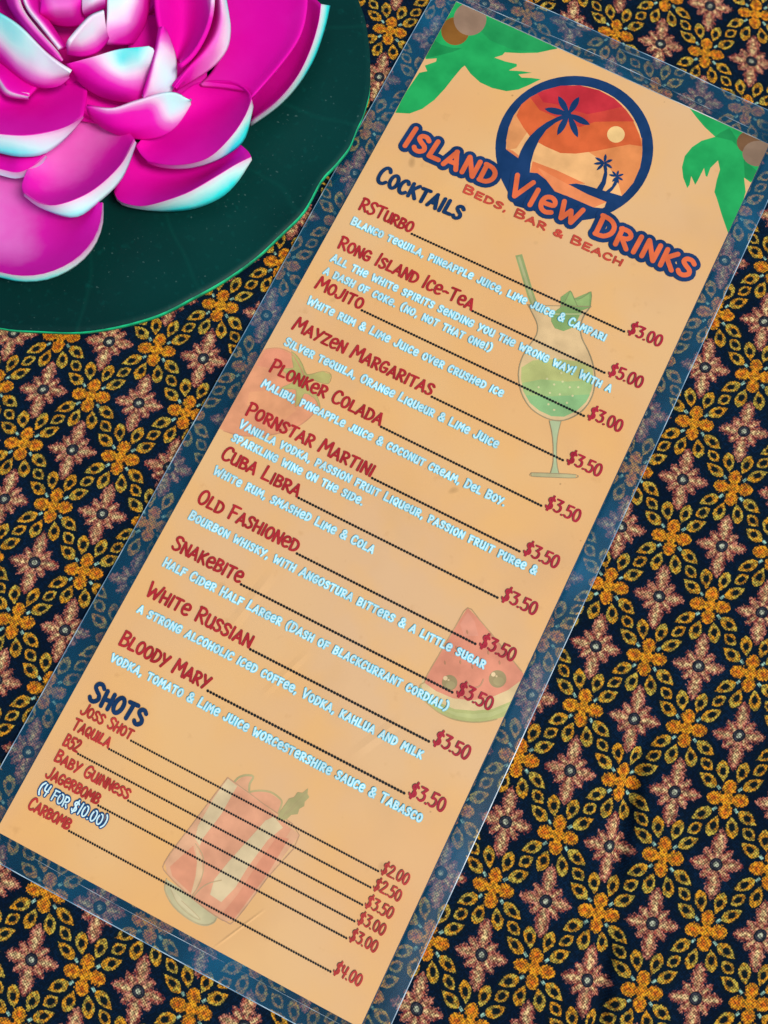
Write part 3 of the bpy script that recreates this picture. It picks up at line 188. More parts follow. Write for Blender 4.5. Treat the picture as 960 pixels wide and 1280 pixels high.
 ('I', [([(-164.98, 54.61, 35.0), (-159.94, 54.93, 35.0), (-153.57, 54.1, 35.0), (-147.13, 52.28, 34.0), (-140.61, 50.34, 33.0), (-136.09, 50.23, 31.0)], [1, 0.9, 0.85, 0.8, 0.7, 0.7]), ([(-168.6, 52.4, 31.0), (-160.18, 51.68, 31.0), (-152.99, 49.63, 31.0), (-146.17, 48.14, 31.0), (-141.62, 48.54, 30.0), (-136.78, 50.2, 30.0)], [0.7, 0.75, 0.8, 0.75, 0.65, 0.6]), ([(-171.2, 50.57, 27.0), (-161.96, 48.73, 27.0), (-155.16, 46.4, 27.0), (-149.07, 45.19, 27.0), (-144.26, 46.09, 27.0), (-138.15, 50.56, 28.0)], [0.2, 0.2, 0.25, 0.3, 0.35, 0.4]), ([(-174.28, 50.6, 23.0), (-164.74, 48.51, 23.0), (-158.16, 46.71, 23.0), (-151.51, 45.41, 23.0), (-145.36, 45.96, 24.0), (-141.07, 48.2, 25.0), (-138.49, 50.84, 27.0)], [0, 0, 0, 0, 0.05, 0.1, 0.3])]),
 ('S', [([(-166.6, 64.6, 33.0), (-160.56, 58.96, 33.0), (-151.95, 54.28, 32.0), (-141.9, 51.28, 30.0)], [0]), ([(-160.4, 63.57, 37.0), (-154.76, 57.62, 37.0), (-147.83, 54.25, 36.0), (-140.81, 52.15, 34.0), (-139.28, 51.95, 32.0)], [0.3]), ([(-159.9, 64.9, 36.0), (-154.36, 59.13, 36.0), (-148.05, 55.97, 35.0), (-141.71, 53.76, 33.0), (-140.1, 53.03, 31.0)], [0.7])]),
 ('S', [([(-156.46, 63.5, 39.0), (-152.38, 59.26, 38.0), (-146.59, 56.47, 37.0), (-140.52, 54.3, 34.0)], [0.7]), ([(-155.96, 64.83, 38.0), (-151.85, 60.56, 37.0), (-146.02, 57.76, 36.0), (-140.29, 55.36, 33.0)], [0.2]), ([(-157.7, 69.26, 33.0), (-152.2, 63.33, 33.0), (-147.87, 60.76, 32.0), (-141.03, 56.87, 31.0)], [0])]),
 ('R', [([(-151.7, 67.42, 39.0), (-147.81, 65.17, 39.0), (-143.71, 68.03, 39.0), (-139.29, 70.34, 39.0)], [0.3]), ([(-148.84, 59.85, 37.0), (-145.45, 61.46, 38.0), (-140.79, 64.46, 38.0), (-138.46, 67.96, 38.0)], [0.1, 0.4, 0.35, 0.1]), ([(-152.61, 61.92, 31.0), (-149.55, 61.57, 30.0), (-144.94, 62.8, 30.0), (-140.92, 65.09, 31.0), (-139.68, 67.39, 34.0)], [0])]),
 ('J', [([(-134.88, 75.15, 40.0), (-132.0, 68.77, 38.0), (-130.43, 64.47, 36.0), (-130.57, 62.24, 32.0)], [0.9, 0.85, 0.7, 0.3]), ([(-130.52, 78.51, 39.0), (-127.59, 72.09, 37.0), (-127.09, 68.18, 34.0), (-128.62, 64.87, 30.0)], [0.75, 0.7, 0.5, 0.05]), ([(-129.67, 83.25, 35.0), (-126.94, 76.52, 33.0), (-126.48, 72.18, 31.0), (-127.4, 66.75, 29.0)], [0.4, 0.3, 0.2, 0]), ([(-131.74, 88.62, 29.0), (-128.49, 80.82, 28.0), (-127.37, 74.92, 27.0), (-127.55, 68.58, 27.0)], [0])]),
 ('V', [([(-140.08, 71.69, 42.0), (-136.54, 72.13, 42.0), (-134.54, 74.59, 42.0)], [0.8]), ([(-138.2, 65.53, 38.0), (-135.01, 67.41, 40.0), (-132.61, 70.08, 40.0)], [0.5, 0.7, 0.5]), ([(-139.2, 65.9, 34.0), (-136.48, 67.76, 35.0), (-134.52, 70.23, 35.0)], [0])]),
 ('V', [([(-135.16, 54.16, 40.0), (-133.84, 58.05, 41.0), (-132.03, 62.16, 42.0), (-129.72, 65.32, 42.0)], [0.7]), ([(-136.32, 53.53, 38.0), (-134.15, 57.46, 38.0), (-132.02, 60.82, 38.0), (-129.51, 63.54, 38.0)], [0.4, 0.7, 0.7, 0.5]), ([(-138.98, 54.9, 33.0), (-135.51, 56.5, 32.0), (-132.5, 59.22, 32.0), (-131.33, 63.77, 33.0)], [0])]),
]
CENTRE = (-165.66, 89.93)

# ---------------------------------------------------------------- helpers
def lin(c):
    o = []
    for v in c[:3]:
        v = v / 255.0
        o.append(v / 12.92 if v <= 0.04045 else ((v + 0.055) / 1.055) ** 2.4)
    return (o[0], o[1], o[2], 1.0)
def link(name, me, mat=None, parent=None):
    o = bpy.data.objects.new(name, me); scene.collection.objects.link(o)
    if mat: me.materials.append(mat)
    if parent: o.parent = parent
    return o
def empty(name, loc, label, cat, group=None):
    o = bpy.data.objects.new(name, None); scene.collection.objects.link(o); o.location = loc
    o.empty_display_size = 0.02
    o['label'] = label; o['category'] = cat
    if group: o['group'] = group
    return o
def mesh(name, vs, fs, smooth=False):
    me = bpy.data.meshes.new(name); me.from_pydata(vs, [], fs); me.update()
    if smooth:
        for p in me.polygons: p.use_smooth = True
    return me
class E:
    """tiny expression builder over math nodes"""
    nt = None
    def __init__(s, v): s.v = v
    @staticmethod
    def m(op, *a, clamp=False):
        n = E.nt.nodes.new('ShaderNodeMath'); n.operation = op; n.use_clamp = clamp; n.hide = True
        for i, x in enumerate(a):
            x = x.v if isinstance(x, E) else x
            if isinstance(x, (int, float)): n.inputs[i].default_value = x
            else: E.nt.links.new(x, n.inputs[i])
        return E(n.outputs[0])
    def __add__(s, o): return E.m('ADD', s, o)
    __radd__ = __add__
    def __sub__(s, o): return E.m('SUBTRACT', s, o)
    def __rsub__(s, o): return E.m('SUBTRACT', o, s)
    def __mul__(s, o): return E.m('MULTIPLY', s, o)
    __rmul__ = __mul__
    def __truediv__(s, o): return E.m('DIVIDE', s, o)
    def abs(s): return E.m('ABSOLUTE', s)
    def max(s, o): return E.m('MAXIMUM', s, o)
    def min(s, o): return E.m('MINIMUM', s, o)
    def pow(s, o): return E.m('POWER', s, o)
def step(x, a, b):        # 0 below a, 1 above b (a may exceed b)
    n = E.nt.nodes.new('ShaderNodeMapRange'); n.clamp = True; n.hide = True
    E.nt.links.new(x.v, n.inputs['Value'])
    n.inputs['From Min'].default_value = a; n.inputs['From Max'].default_value = b
    return E(n.outputs[0])
def mixc(f, a, b):
    n = E.nt.nodes.new('ShaderNodeMix'); n.data_type = 'RGBA'; n.hide = True
    f = f.v if isinstance(f, E) else f
    if isinstance(f, float): n.inputs[0].default_value = f
    else: E.nt.links.new(f, n.inputs[0])
    for i, c in ((6, a), (7, b)):
        if isinstance(c, tuple): n.inputs[i].default_value = c
        else: E.nt.links.new(c, n.inputs[i])
    return n.outputs[2]
def newmat(name, rough=0.6, spec=0.5):
    m = bpy.data.materials.new(name); m.use_nodes = True
    b = m.node_tree.nodes['Principled BSDF']; b.inputs['Roughness'].default_value = rough
    b.inputs['Specular IOR Level'].default_value = spec
    E.nt = m.node_tree
    return m, b
def nz(scale, detail=3.0, coord='Object', rough=0.5, stretch=None):
    nt = E.nt
    tc = nt.nodes.new('ShaderNodeTexCoord'); n = nt.nodes.new('ShaderNodeTexNoise')
    n.inputs['Scale'].default_value = scale; n.inputs['Detail'].default_value = detail; n.inputs['Roughness'].default_value = rough
    if stretch:
        mp = nt.nodes.new('ShaderNodeMapping'); mp.inputs['Scale'].default_value = stretch
        mp.inputs['Rotation'].default_value = (0, 0, stretch_rot[0])
        nt.links.new(tc.outputs[coord], mp.inputs[0]); nt.links.new(mp.outputs[0], n.inputs['Vector'])
    else: nt.links.new(tc.outputs[coord], n.inputs['Vector'])
    return E(n.outputs['Fac'])
stretch_rot = [0.0]
def bump(b, h, strength, dist):
    n = E.nt.nodes.new('ShaderNodeBump'); n.inputs['Strength'].default_value = strength; n.inputs['Distance'].default_value = dist
    E.nt.links.new(h.v, n.inputs['Height']); E.nt.links.new(n.outputs[0], b.inputs['Normal']); return n
# ---------------------------------------------------------------- batik tablecloth
LW, LH = 30.7, 37.4
def batik_material():
    m, b = newmat('batik_cotton', 0.9, 0.03)
    nt = m.node_tree
    uvn = nt.nodes.new('ShaderNodeUVMap'); uvn.uv_map = 'pattern'
    wob = nt.nodes.new('ShaderNodeTexNoise'); wob.inputs['Scale'].default_value = 9.0; wob.inputs['Detail'].default_value = 3.0
    nt.links.new(uvn.outputs[0], wob.inputs['Vector'])
    sp = nt.nodes.new('ShaderNodeSeparateXYZ'); nt.links.new(uvn.outputs[0], sp.inputs[0])
    sw = nt.nodes.new('ShaderNodeSeparateColor'); nt.links.new(wob.outputs['Color'], sw.inputs[0])
    u = E(sp.outputs[0]) + (E(sw.outputs[0]) - 0.5) * 0.022
    v = E(sp.outputs[1]) + (E(sw.outputs[1]) - 0.5) * 0.018
    fu = (u - E.m('ROUND', u)).abs(); fv = (v - E.m('ROUND', v)).abs()
    x = fu * LW; y = fv * LH
    hx, hy = LW / 2, LH / 2
    flip = E.m('GREATER_THAN', x / hx + y / hy, 1.0)
    xf = x + flip * (hx - 2.0 * x); yf = y + flip * (hy - 2.0 * y)
    # ---- gold flower at the folded origin
    def petal(p, q, L, w, a=0.5, bb=0.5):        # >0 inside; p along, q across (mm)
        t = E.m('MULTIPLY', p, 1.0 / L, clamp=True)
        prof = t.pow(a) * (1.0 - t).pow(bb)
        peak = (a / (a + bb)) ** a * (bb / (a + bb)) ** bb
        return prof * (w / peak) - q.abs() - 0.2 - (p - t * L).abs()
    rag = nt.nodes.new('ShaderNodeTexNoise'); rag.inputs['Scale'].default_value = 60.0; rag.inputs['Detail'].default_value = 2.0
    nt.links.new(uvn.outputs[0], rag.inputs['Vector']); rag = E(rag.outputs['Fac']) - 0.5
    gx = petal(xf, yf, 6.1, 2.05, 0.75, 0.55) + rag * 2.2; gy = petal(yf, xf, 5.8, 2.05, 0.75, 0.55) + rag * 2.2
    gold = gx.max(gy)
    rr_ = (xf * xf + yf * yf).pow(0.5)
    gold_m = step(gold, -0.16, 0.16).max(step(rr_, 2.5, 2.1))
    dotd = ((xf - 1.6) * (xf - 1.6) + (yf - 1.6) * (yf - 1.6)).pow(0.5)
    dark_dot = step(dotd, 0.72, 0.45)
    tick = ((xf - 3.1).abs() + (yf - 3.1).abs()).max((xf - yf).abs() * 1.6)
    tick_m = step(tick, 1.15, 0.7)
    pit = step(((xf - 3.9) * (xf - 3.9) + yf * yf * 2.0).pow(0.5).min(((yf - 3.7) * (yf - 3.7) + xf * xf * 2.0).pow(0.5)), 1.7, 0.2)
    # ---- leaves of the lattice
    def leaf(cx, cy, ang, L, w, skew=0.0):
        ca, sa = math.cos(math.radians(ang)), math.sin(math.radians(ang))
        dx = xf - cx; dy = yf - cy
        p = dx * ca + dy * sa; q = dy * ca - dx * sa
        t = E.m('ADD', p * (1.0 / L), 0.5, clamp=True)
        a, bb = 0.92 - skew, 0.92 + skew
        prof = t.pow(a) * (1.0 - t).pow(bb)
        peak = (a / (a + bb)) ** a * (bb / (a + bb)) ** bb
        f = prof * (w / peak) - q.abs() - 0.2 - (p - (t - 0.5) * L).abs()
        core = (p * p * 0.5 + q * q).pow(0.5)
        return f, core
    lv = [leaf(2.7, 7.9, 76, 6.6, 1.9, -0.18), leaf(6.6, 5.0, 32, 6.7, 1.9, 0.18), leaf(7.67, 9.35, 40, 5.0, 1.75, 0.0), leaf(8.75, 13.6, 32, 6.7, 1.9, -0.18), leaf(12.65, 10.8, 76, 6.6, 1.9, 0.18)]
    lf = lv[0][0]; lc = lv[0][1]
    for f, c in lv[1:]: lf = lf.max(f); lc = lc.min(c)
    lf = lf + rag * 1.1
    leaf_m = step(lf, -0.12, 0.12)
    hole = step(lc + rag * 0.9, 1.05, 0.75)
    halo = step(lf, -1.3, -0.3).max(step(gold, -1.2, -0.2))
    inner = step(lc, 1.4, 0.8)
    # ---- pink star: quarter at (hx,0) and quarter at (0,hy), same upright shape
    sx = E.m('GREATER_THAN', xf / hx, yf / hy)
    px = sx * (hx - xf) + (1.0 - sx) * xf
    py = sx * yf + (1.0 - sx) * (hy - yf)
    sv = petal(py, px, 10.2, 2.2, 0.95, 0.75); sh = petal(px, py, 7.8, 2.0, 0.8, 0.75)
    pd = (px + py) * 0.7071; qd = (px - py) * 0.7071
    sdg = petal(pd, qd, 5.9, 1.5, 0.6, 0.6)
    serr = nt.nodes.new('ShaderNodeTexNoise'); serr.inputs['Scale'].default_value = 48.0; serr.inputs['Detail'].default_value = 2.0
    nt.links.new(uvn.outputs[0], serr.inputs['Vector']); serr = (E(serr.outputs['Fac']) - 0.5)
    star = sv.max(sh).max(sdg) + serr * 3.2
    star_m = step(star, -0.3, 0.3)
    star_in = step(sv.max(sh).max(sdg * 1.2) + serr * 2.2, 0.55, 1.6)
    pr = (px * px + py * py).pow(0.5)
    ring = step(pr, 2.05, 1.75); eye = step(pr, 0.95, 0.6); iris = step((pr - 1.25).abs(), 0.35, 0.1)
    # ---- colours
    nbig = nz(26.0, 2.0); nthr = nz(900.0, 2.0)
    navy = mixc(step(nbig, 0.4, 0.65), (0.0014, 0.0062, 0.018, 1), (0.0022, 0.012, 0.032, 1))
    col = mixc(halo * 0.8, navy, (0.0025, 0.009, 0.012, 1))
    thr = nz(1150.0, 1.0); thr2 = nz(900.0, 1.0)
    yel = mixc(step(nz(420.0, 1.0) * 0.6 + thr * 0.4, 0.44, 0.56), (0.54, 0.24, 0.013, 1), (0.42, 0.32, 0.045, 1))
    yel = mixc(inner * 0.35, yel, (0.42, 0.12, 0.012, 1))
    col = mixc(leaf_m, col, yel)
    col = mixc(leaf_m * hole, col, (0.004, 0.010, 0.011, 1))
    col = mixc(tick_m * (1.0 - gold_m), col, (0.26, 0.44, 0.34, 1))
    gcol = mixc(step(thr2, 0.42, 0.6), (0.60, 0.28, 0.014, 1), (0.56, 0.18, 0.010, 1))
    gcol = mixc(pit * 0.8, gcol, (0.52, 0.085, 0.010, 1))
    col = mixc(gold_m, col, gcol)
    col = mixc(dark_dot, col, (0.010, 0.014, 0.010, 1))
    red = mixc(step(thr, 0.42, 0.58), (0.24, 0.042, 0.032, 1), (0.44, 0.17, 0.11, 1))
    crm = mixc(step(thr2, 0.42, 0.58), (0.66, 0.50, 0.22, 1), (0.40, 0.19, 0.09, 1))
    scol = mixc(star_in, red, crm)
    col = mixc(star_m, col, scol)
    col = mixc(ring, col, (0.004, 0.012, 0.022, 1))
    col = mixc(iris * 0.5, col, (0.07, 0.06, 0.07, 1))
    col = mixc(eye, col, (0.38, 0.40, 0.28, 1))
    # ---- threads (warp and weft of the cotton), real relief plus gaps of darker dye
    uvm = nt.nodes.new('ShaderNodeMapping'); uvm.inputs['Scale'].default_value = (LW, LH, 1)
    nt.links.new(uvn.outputs[0], uvm.inputs[0])
    ts = nt.nodes.new('ShaderNodeSeparateXYZ'); nt.links.new(uvm.outputs[0], ts.inputs[0])
    tw = (nz(300.0, 1.0) - 0.5) * 1.2
    wx = E.m('SINE', E(ts.outputs[0]) * (2 * math.pi / 0.88) + tw); wy = E.m('SINE', E(ts.outputs[1]) * (2 * math.pi / 0.92) + tw)
    weave = wx * wy * 0.5 + 0.5
    fib = nz(1250.0, 1.0)
    dye = step(weave * 0.55 + fib * 1.3, 0.62, 1.12)
    col = mixc(dye, mixc(0.72, col, (0.003, 0.008, 0.016, 1)), col)
    hi = step(fib + weave * 0.2, 0.58, 0.74)
    hs = nt.nodes.new('ShaderNodeHueSaturation'); hs.inputs['Value'].default_value = 1.7; nt.links.new(col, hs.inputs['Color'])
    col = mixc(hi * 0.7, col, hs.outputs[0])
    nt.links.new(col, b.inputs['Base Color'])
    bump(b, weave * 0.7 + fib * 0.6, 0.5, 0.00012)
    return m
def warp_uv(x, y):
    def ev(X, Y):
        t = (1, X, Y, X * X, X * Y, Y * Y, X ** 3, X * X * Y, X * Y * Y, Y ** 3)
        return [sum(a * c for a, c in zip(w, t)) for w in WARP]
    X = max(-1.45, min(1.6, x / 100)); Y = max(-1.9, min(2.1, y / 100))
    p = ev(X, Y)
    ex, ey = x / 100 - X, y / 100 - Y
    if ex or ey:
        p[0] += ex * 3.197 + ey * 0.709; p[1] += -ex * 0.797 + ey * 2.566
    return p
CREASES = [((97, -44), (106, -84), 2.2, 3.6), ((109, -94), (119, -126), 2.2, 3.0), ((70, -150), (120, -172), 5.0, 1.0), ((-140, -20), (-95, -95), 6.0, 0.9)]
def cloth_z(x, y):
    n = noise.noise(Vector((x / 60, y / 60, 3.1))) * 0.5 + 0.5
    z = -0.3 - 0.4 * n - (0.2 + 0.9 * max(0.0, min(1.0, (abs(x) - 64) / 25))) * (noise.noise(Vector((x / 19, y / 26, 9.0))) * 0.5 + 0.5)
    far = max(0.0, (math.hypot(x, y) - 230) / 100)
    z += far * 3.0 * noise.noise(Vector((x / 90, y / 90, 5.0)))
    for (a, c, w, h) in CREASES:
        ax, ay = a; bx, by = c; dx, dy = bx - ax, by - ay; L2 = dx * dx + dy * dy
        t = max(0, min(1, ((x - ax) * dx + (y - ay) * dy) / L2))
        d = math.hypot(x - ax - dx * t, y - ay - dy * t)
        z -= h * math.exp(-(d / w) ** 2) * math.sin(math.pi * max(0.02, min(0.98, t))) ** 0.5
    return z
cm = batik_material()
def axis(lo, hi, dense_lo, dense_hi, fine, coarse):
    a = []; t = lo
    while t < hi:
        a.append(t); t += fine if dense_lo <= t < dense_hi else coarse
    a.append(hi); return a
xs = axis(-430, 430, -170, 180, 1.5, 14); ys = axis(-480, 480, -200, 230, 1.5, 14)
vs = [(x * MM, y * MM, cloth_z(x, y) * MM) for y in ys for x in xs]
nx = len(xs)
fs = [(j * nx + i, j * nx + i + 1, (j + 1) * nx + i + 1, (j + 1) * nx + i) for j in range(len(ys) - 1) for i in range(nx - 1)]
me = mesh('tablecloth', vs, fs, True)
uvl = me.uv_layers.new(name='pattern')
uvs = [warp_uv(x, y) for y in ys for x in xs]
for lp in me.loops: uvl.data[lp.index].uv = uvs[lp.vertex_index]
cloth = link('tablecloth', me, cm)
cloth['label'] = 'dark navy batik tablecloth printed with gold flowers, pink stars and little yellow leaves'
cloth['category'] = 'tablecloth'
sm = cloth.modifiers.new('thickness', 'SOLIDIFY'); sm.thickness = 0.0005; sm.offset = -1
# ---------------------------------------------------------------- the laminated drinks menu
PW, PL = 115.0, 297.7
Z_PAPER = 0.42
menu = empty('drinks_menu', (0, 0, 0), 'long laminated orange cocktail menu card with palm tree logo lying on the batik cloth', 'menu')
def paper_material():
    m, b = newmat('printed_card', 0.42, 0.25); nt = m.node_tree
    n1 = nz(22.0, 2.0); n2 = nz(9.0, 2.0); n3 = nz(160.0, 4.0)
    c = mixc(step(n1, 0.35, 0.68), lin((232, 186, 125)), lin((230, 174, 110)))
    c = mixc(step(n2, 0.42, 0.7), c, lin((224, 184, 138)))
    c = mixc(step(nz(45.0, 3.0), 0.45, 0.7) * 0.6, c, lin((236, 184, 112)))
    c = mixc(step(nz(28.0, 3.0), 0.55, 0.75) * 0.35, c, lin((208, 168, 120)))
    c = mixc(step(n3, 0.66, 0.78) * 0.35, c, lin((190, 140, 84)))
    sp = nz(95.0, 1.0)
    c = mixc(step(nz(330.0, 1.0), 0.80, 0.84) * 0.6, c, lin((120, 84, 44)))
    c = mixc(step(sp, 0.74, 0.80) * 0.4, c, lin((120, 90, 50)))
    nt.links.new(c, b.inputs['Base Color'])
    # slack of the film over the card, and the long creases near the foot
    tc = nt.nodes.new('ShaderNodeTexCoord'); s = nt.nodes.new('ShaderNodeSeparateXYZ'); nt.links.new(tc.outputs['Object'], s.inputs[0])
    X = E(s.outputs[0]) * 1000.0; Y = E(s.outputs[1]) * 1000.0
    def crease(x0, y0, ang, ln, w):
        ca, sa = math.cos(math.radians(ang)), math.sin(math.radians(ang))
        p = (X - x0) * ca + (Y - y0) * sa; q = (Y - y0) * ca - (X - x0) * sa
        return step(q.abs(), w, 0.0) * step(p.abs(), ln, ln * 0.4)
    cr = crease(16, -141, 62, 9, 0.5) + crease(-24, -60, 80, 12, 2.2) * 0.8 + crease(-5, -74, 70, 10, 1.5) * 0.6 + crease(27, -78, 62, 10, 2.0) * 0.7 + crease(-45, -135, 64, 8, 1.2) * 0.5
    bump(b, cr * 0.7 + nz(14.0, 2.0) * 4.0 + nz(50.0, 2.0) * 0.12, 0.35, 0.0007)
    b.inputs['Coat Weight'].default_value = 0.12; b.inputs['Coat Roughness'].default_value = 0.22
    return m
pm = paper_material()
def slab(name, x0, x1, y0, y1, z0, z1, mat, parent):
    vs = [(x0, y0, z0), (x1, y0, z0), (x1, y1, z0), (x0, y1, z0), (x0, y0, z1), (x1, y0, z1), (x1, y1, z1), (x0, y1, z1)]
    fs = [(3, 2, 1, 0), (4, 5, 6, 7), (0, 1, 5, 4), (1, 2, 6, 5), (2, 3, 7, 6), (3, 0, 4, 7)]
    return link(name, mesh(name, [tuple(c * MM for c in v) for v in vs], fs), mat, parent)
card = slab('card', -PW / 2, PW / 2, -PL / 2, PL / 2, 0.10, Z_PAPER, pm, menu)
card['label'] = 'pale orange printed card inside the film'
_inks = {}
def ink(rgb, kind='ink'):
    if rgb not in _inks:
        m, b = newmat('printed_ink', 0.42, 0.2)
        c0 = lin(rgb)
        c1 = tuple(min(1.0, v * 1.13 + 0.004) for v in c0[:3]) + (1,)
        c2 = tuple(v * 0.88 for v in c0[:3]) + (1,)
        m.node_tree.links.new(mixc(step(nz(130.0, 3.0), 0.35, 0.65), c2, c1), b.inputs['Base Color'])
        b.inputs['Coat Weight'].default_value = 0.12; b.inputs['Coat Roughness'].default_value = 0.22
        _inks[rgb] = m
    return _inks[rgb]
class Print:
    """flat printed shapes, each a few thousandths of a millimetre above the last"""
    def __init__(s, z): s.v = []; s.f = []; s.mi = []; s.z = z; s.mats = []
    def mat(s, m):
        if m not in s.mats: s.mats.append(m)
        return s.mats.index(m)
    def poly(s, pts, m, z=None):
        if z is None: z = s.z; s.z += 0.003
        pts = clip(pts)
        if len(pts) < 3: return
        k = len(s.v); s.v += [(x, y, z) for x, y in pts]
        i = s.mat(m)
        for t in tessellate_polygon([[Vector((x, y, 0)) for x, y in pts]]):
            a, b_, c = (pts[q] for q in t)
            if (b_[0] - a[0]) * (c[1] - a[1]) - (b_[1] - a[1]) * (c[0] - a[0]) < 0: t = (t[0], t[2], t[1])
            s.f.append(tuple(k + q for q in t)); s.mi.append(i)
    def stroke(s, pts, w, m, z, taper=0.0, caps=5):
        P = [Vector((p[0], p[1])) for p in pts]
        P = [p for i, p in enumerate(P) if i == 0 or (p - P[i - 1]).length > 1e-5]
        if len(P) < 2: return
        n = len(P); i = s.mat(m); k = len(s.v); L = []; R = []
        for j in range(n):
            if j == 0: d = P[1] - P[0]
            elif j == n - 1: d = P[-1] - P[-2]
            else: d = (P[j] - P[j - 1]).normalized() + (P[j + 1] - P[j]).normalized()
            if d.length < 1e-6: d = P[j] - P[j - 1]
            d.normalize(); nn = Vector((-d.y, d.x)); hw = w / 2 * (1 - taper * (j / (n - 1)))
            L.append(P[j] + nn * hw); R.append(P[j] - nn * hw)
        def cap(c, start, hw):        # half disc from start turning clockwise... returns inner points
            out = []; a0 = math.atan2(start.y - c.y, start.x - c.x)
            for q in range(1, caps):
                a = a0 - math.pi * q / caps; out.append(Vector((c.x + hw * math.cos(a), c.y + hw * math.sin(a))))
            return out
        ce = cap(P[-1], L[-1], w / 2 * (1 - taper)); cs = cap(P[0], R[0], w / 2)
        zs = 0.001
        for j in range(n): s.v += [(L[j].x, L[j].y, z + j * zs), (R[j].x, R[j].y, z + j * zs)]
        for j in range(n - 1):
            a = k + 2 * j; s.f.append((a, a + 1, a + 3, a + 2)); s.mi.append(i)
        e = len(s.v); s.v += [(p.x, p.y, z + (n - 1) * zs) for p in ce]
        s.f.append(tuple([k + 2 * (n - 1) + 1] + [e + len(ce) - 1 - q for q in range(len(ce))] + [k + 2 * (n - 1)])); s.mi.append(i)
        e = len(s.v); s.v += [(p.x, p.y, z) for p in cs]
        s.f.append(tuple([k] + [e + len(cs) - 1 - q for q in range(len(cs))] + [k + 1])); s.mi.append(i)
    def build(s, name, parent, label=None):
        me = mesh(name, [(x * MM, y * MM, z * MM) for x, y, z in s.v], s.f)
        for m in s.mats: me.materials.append(m)
        me.polygons.foreach_set('material_index', s.mi)
        o = bpy.data.objects.new(name, me); scene.collection.objects.link(o); o.parent = parent
        if label: o['label'] = label
        return o
def clip(pts):
    hw, hl = PW / 2 - 0.05, PL / 2 - 0.05
    for ax, sg, lim in ((0, 1, hw), (0, -1, hw), (1, 1, hl), (1, -1, hl)):
        out = []
        for i in range(len(pts)):
            a, b_ = pts[i - 1], pts[i]
            da, db = lim - sg * a[ax], lim - sg * b_[ax]
            if (da >= 0) != (db >= 0):
                t = da / (da - db); out.append((a[0] + (b_[0] - a[0]) * t, a[1] + (b_[1] - a[1]) * t))
            if db >= 0: out.append(tuple(b_))
        pts = out
        if not pts: return []
    return pts
def catmull(pts, n=5, closed=False):
    if len(pts) < 3: return list(pts)
    out = []; N = len(pts); rng = range(N if closed else N - 1)
    g = (lambda i: pts[i % N]) if closed else (lambda i: pts[max(0, min(N - 1, i))])
    for i in rng:
        a, b_, c, d = g(i - 1), g(i), g(i + 1), g(i + 2)
        for k in range(n):
            t = k / n
            out.append(tuple(0.5 * (2 * b_[q] + (c[q] - a[q]) * t + (2 * a[q] - 5 * b_[q] + 4 * c[q] - d[q]) * t * t + (3 * b_[q] - a[q] - 3 * c[q] + d[q]) * t ** 3) for q in range(len(b_))))
    if not closed: out.append(tuple(pts[-1]))
    return out
ART_LABEL = {'palm_leaf_motif': 'green palm fronds with two brown coconuts in the upper left corner', 'palm_leaf_motif_right': 'green palm fronds with two brown coconuts in the upper right corner', 'logo_emblem': 'round navy ringed sunset emblem with palm trees', 'cocktail_drawing': 'faded green cocktail in a stemmed glass with straw and mint', 'fruit_drawing': 'faded red tomato with green leaves cut off by the edge', 'watermelon_drawing': 'faded smiling watermelon slice', 'tumbler_drawing': 'faded pink drink in a tilted tumbler with lime and rosemary'}
groups = []
for a in ART:
    if a[0] not in groups: groups.append(a[0])
for g in groups:
    pr = Print(Z_PAPER + 0.004)
    for (gn, kind, col, pts, wd) in ART:
        if gn != g: continue
        if kind == 'p': pr.poly(pts, ink(col))
        else:
            pr.stroke([p for p in catmull(pts, 3) if abs(p[0]) < PW / 2 - 0.3], wd, ink(col), pr.z); pr.z += 0.003
    pr.build(g.replace('_right', ''), card, ART_LABEL[g])
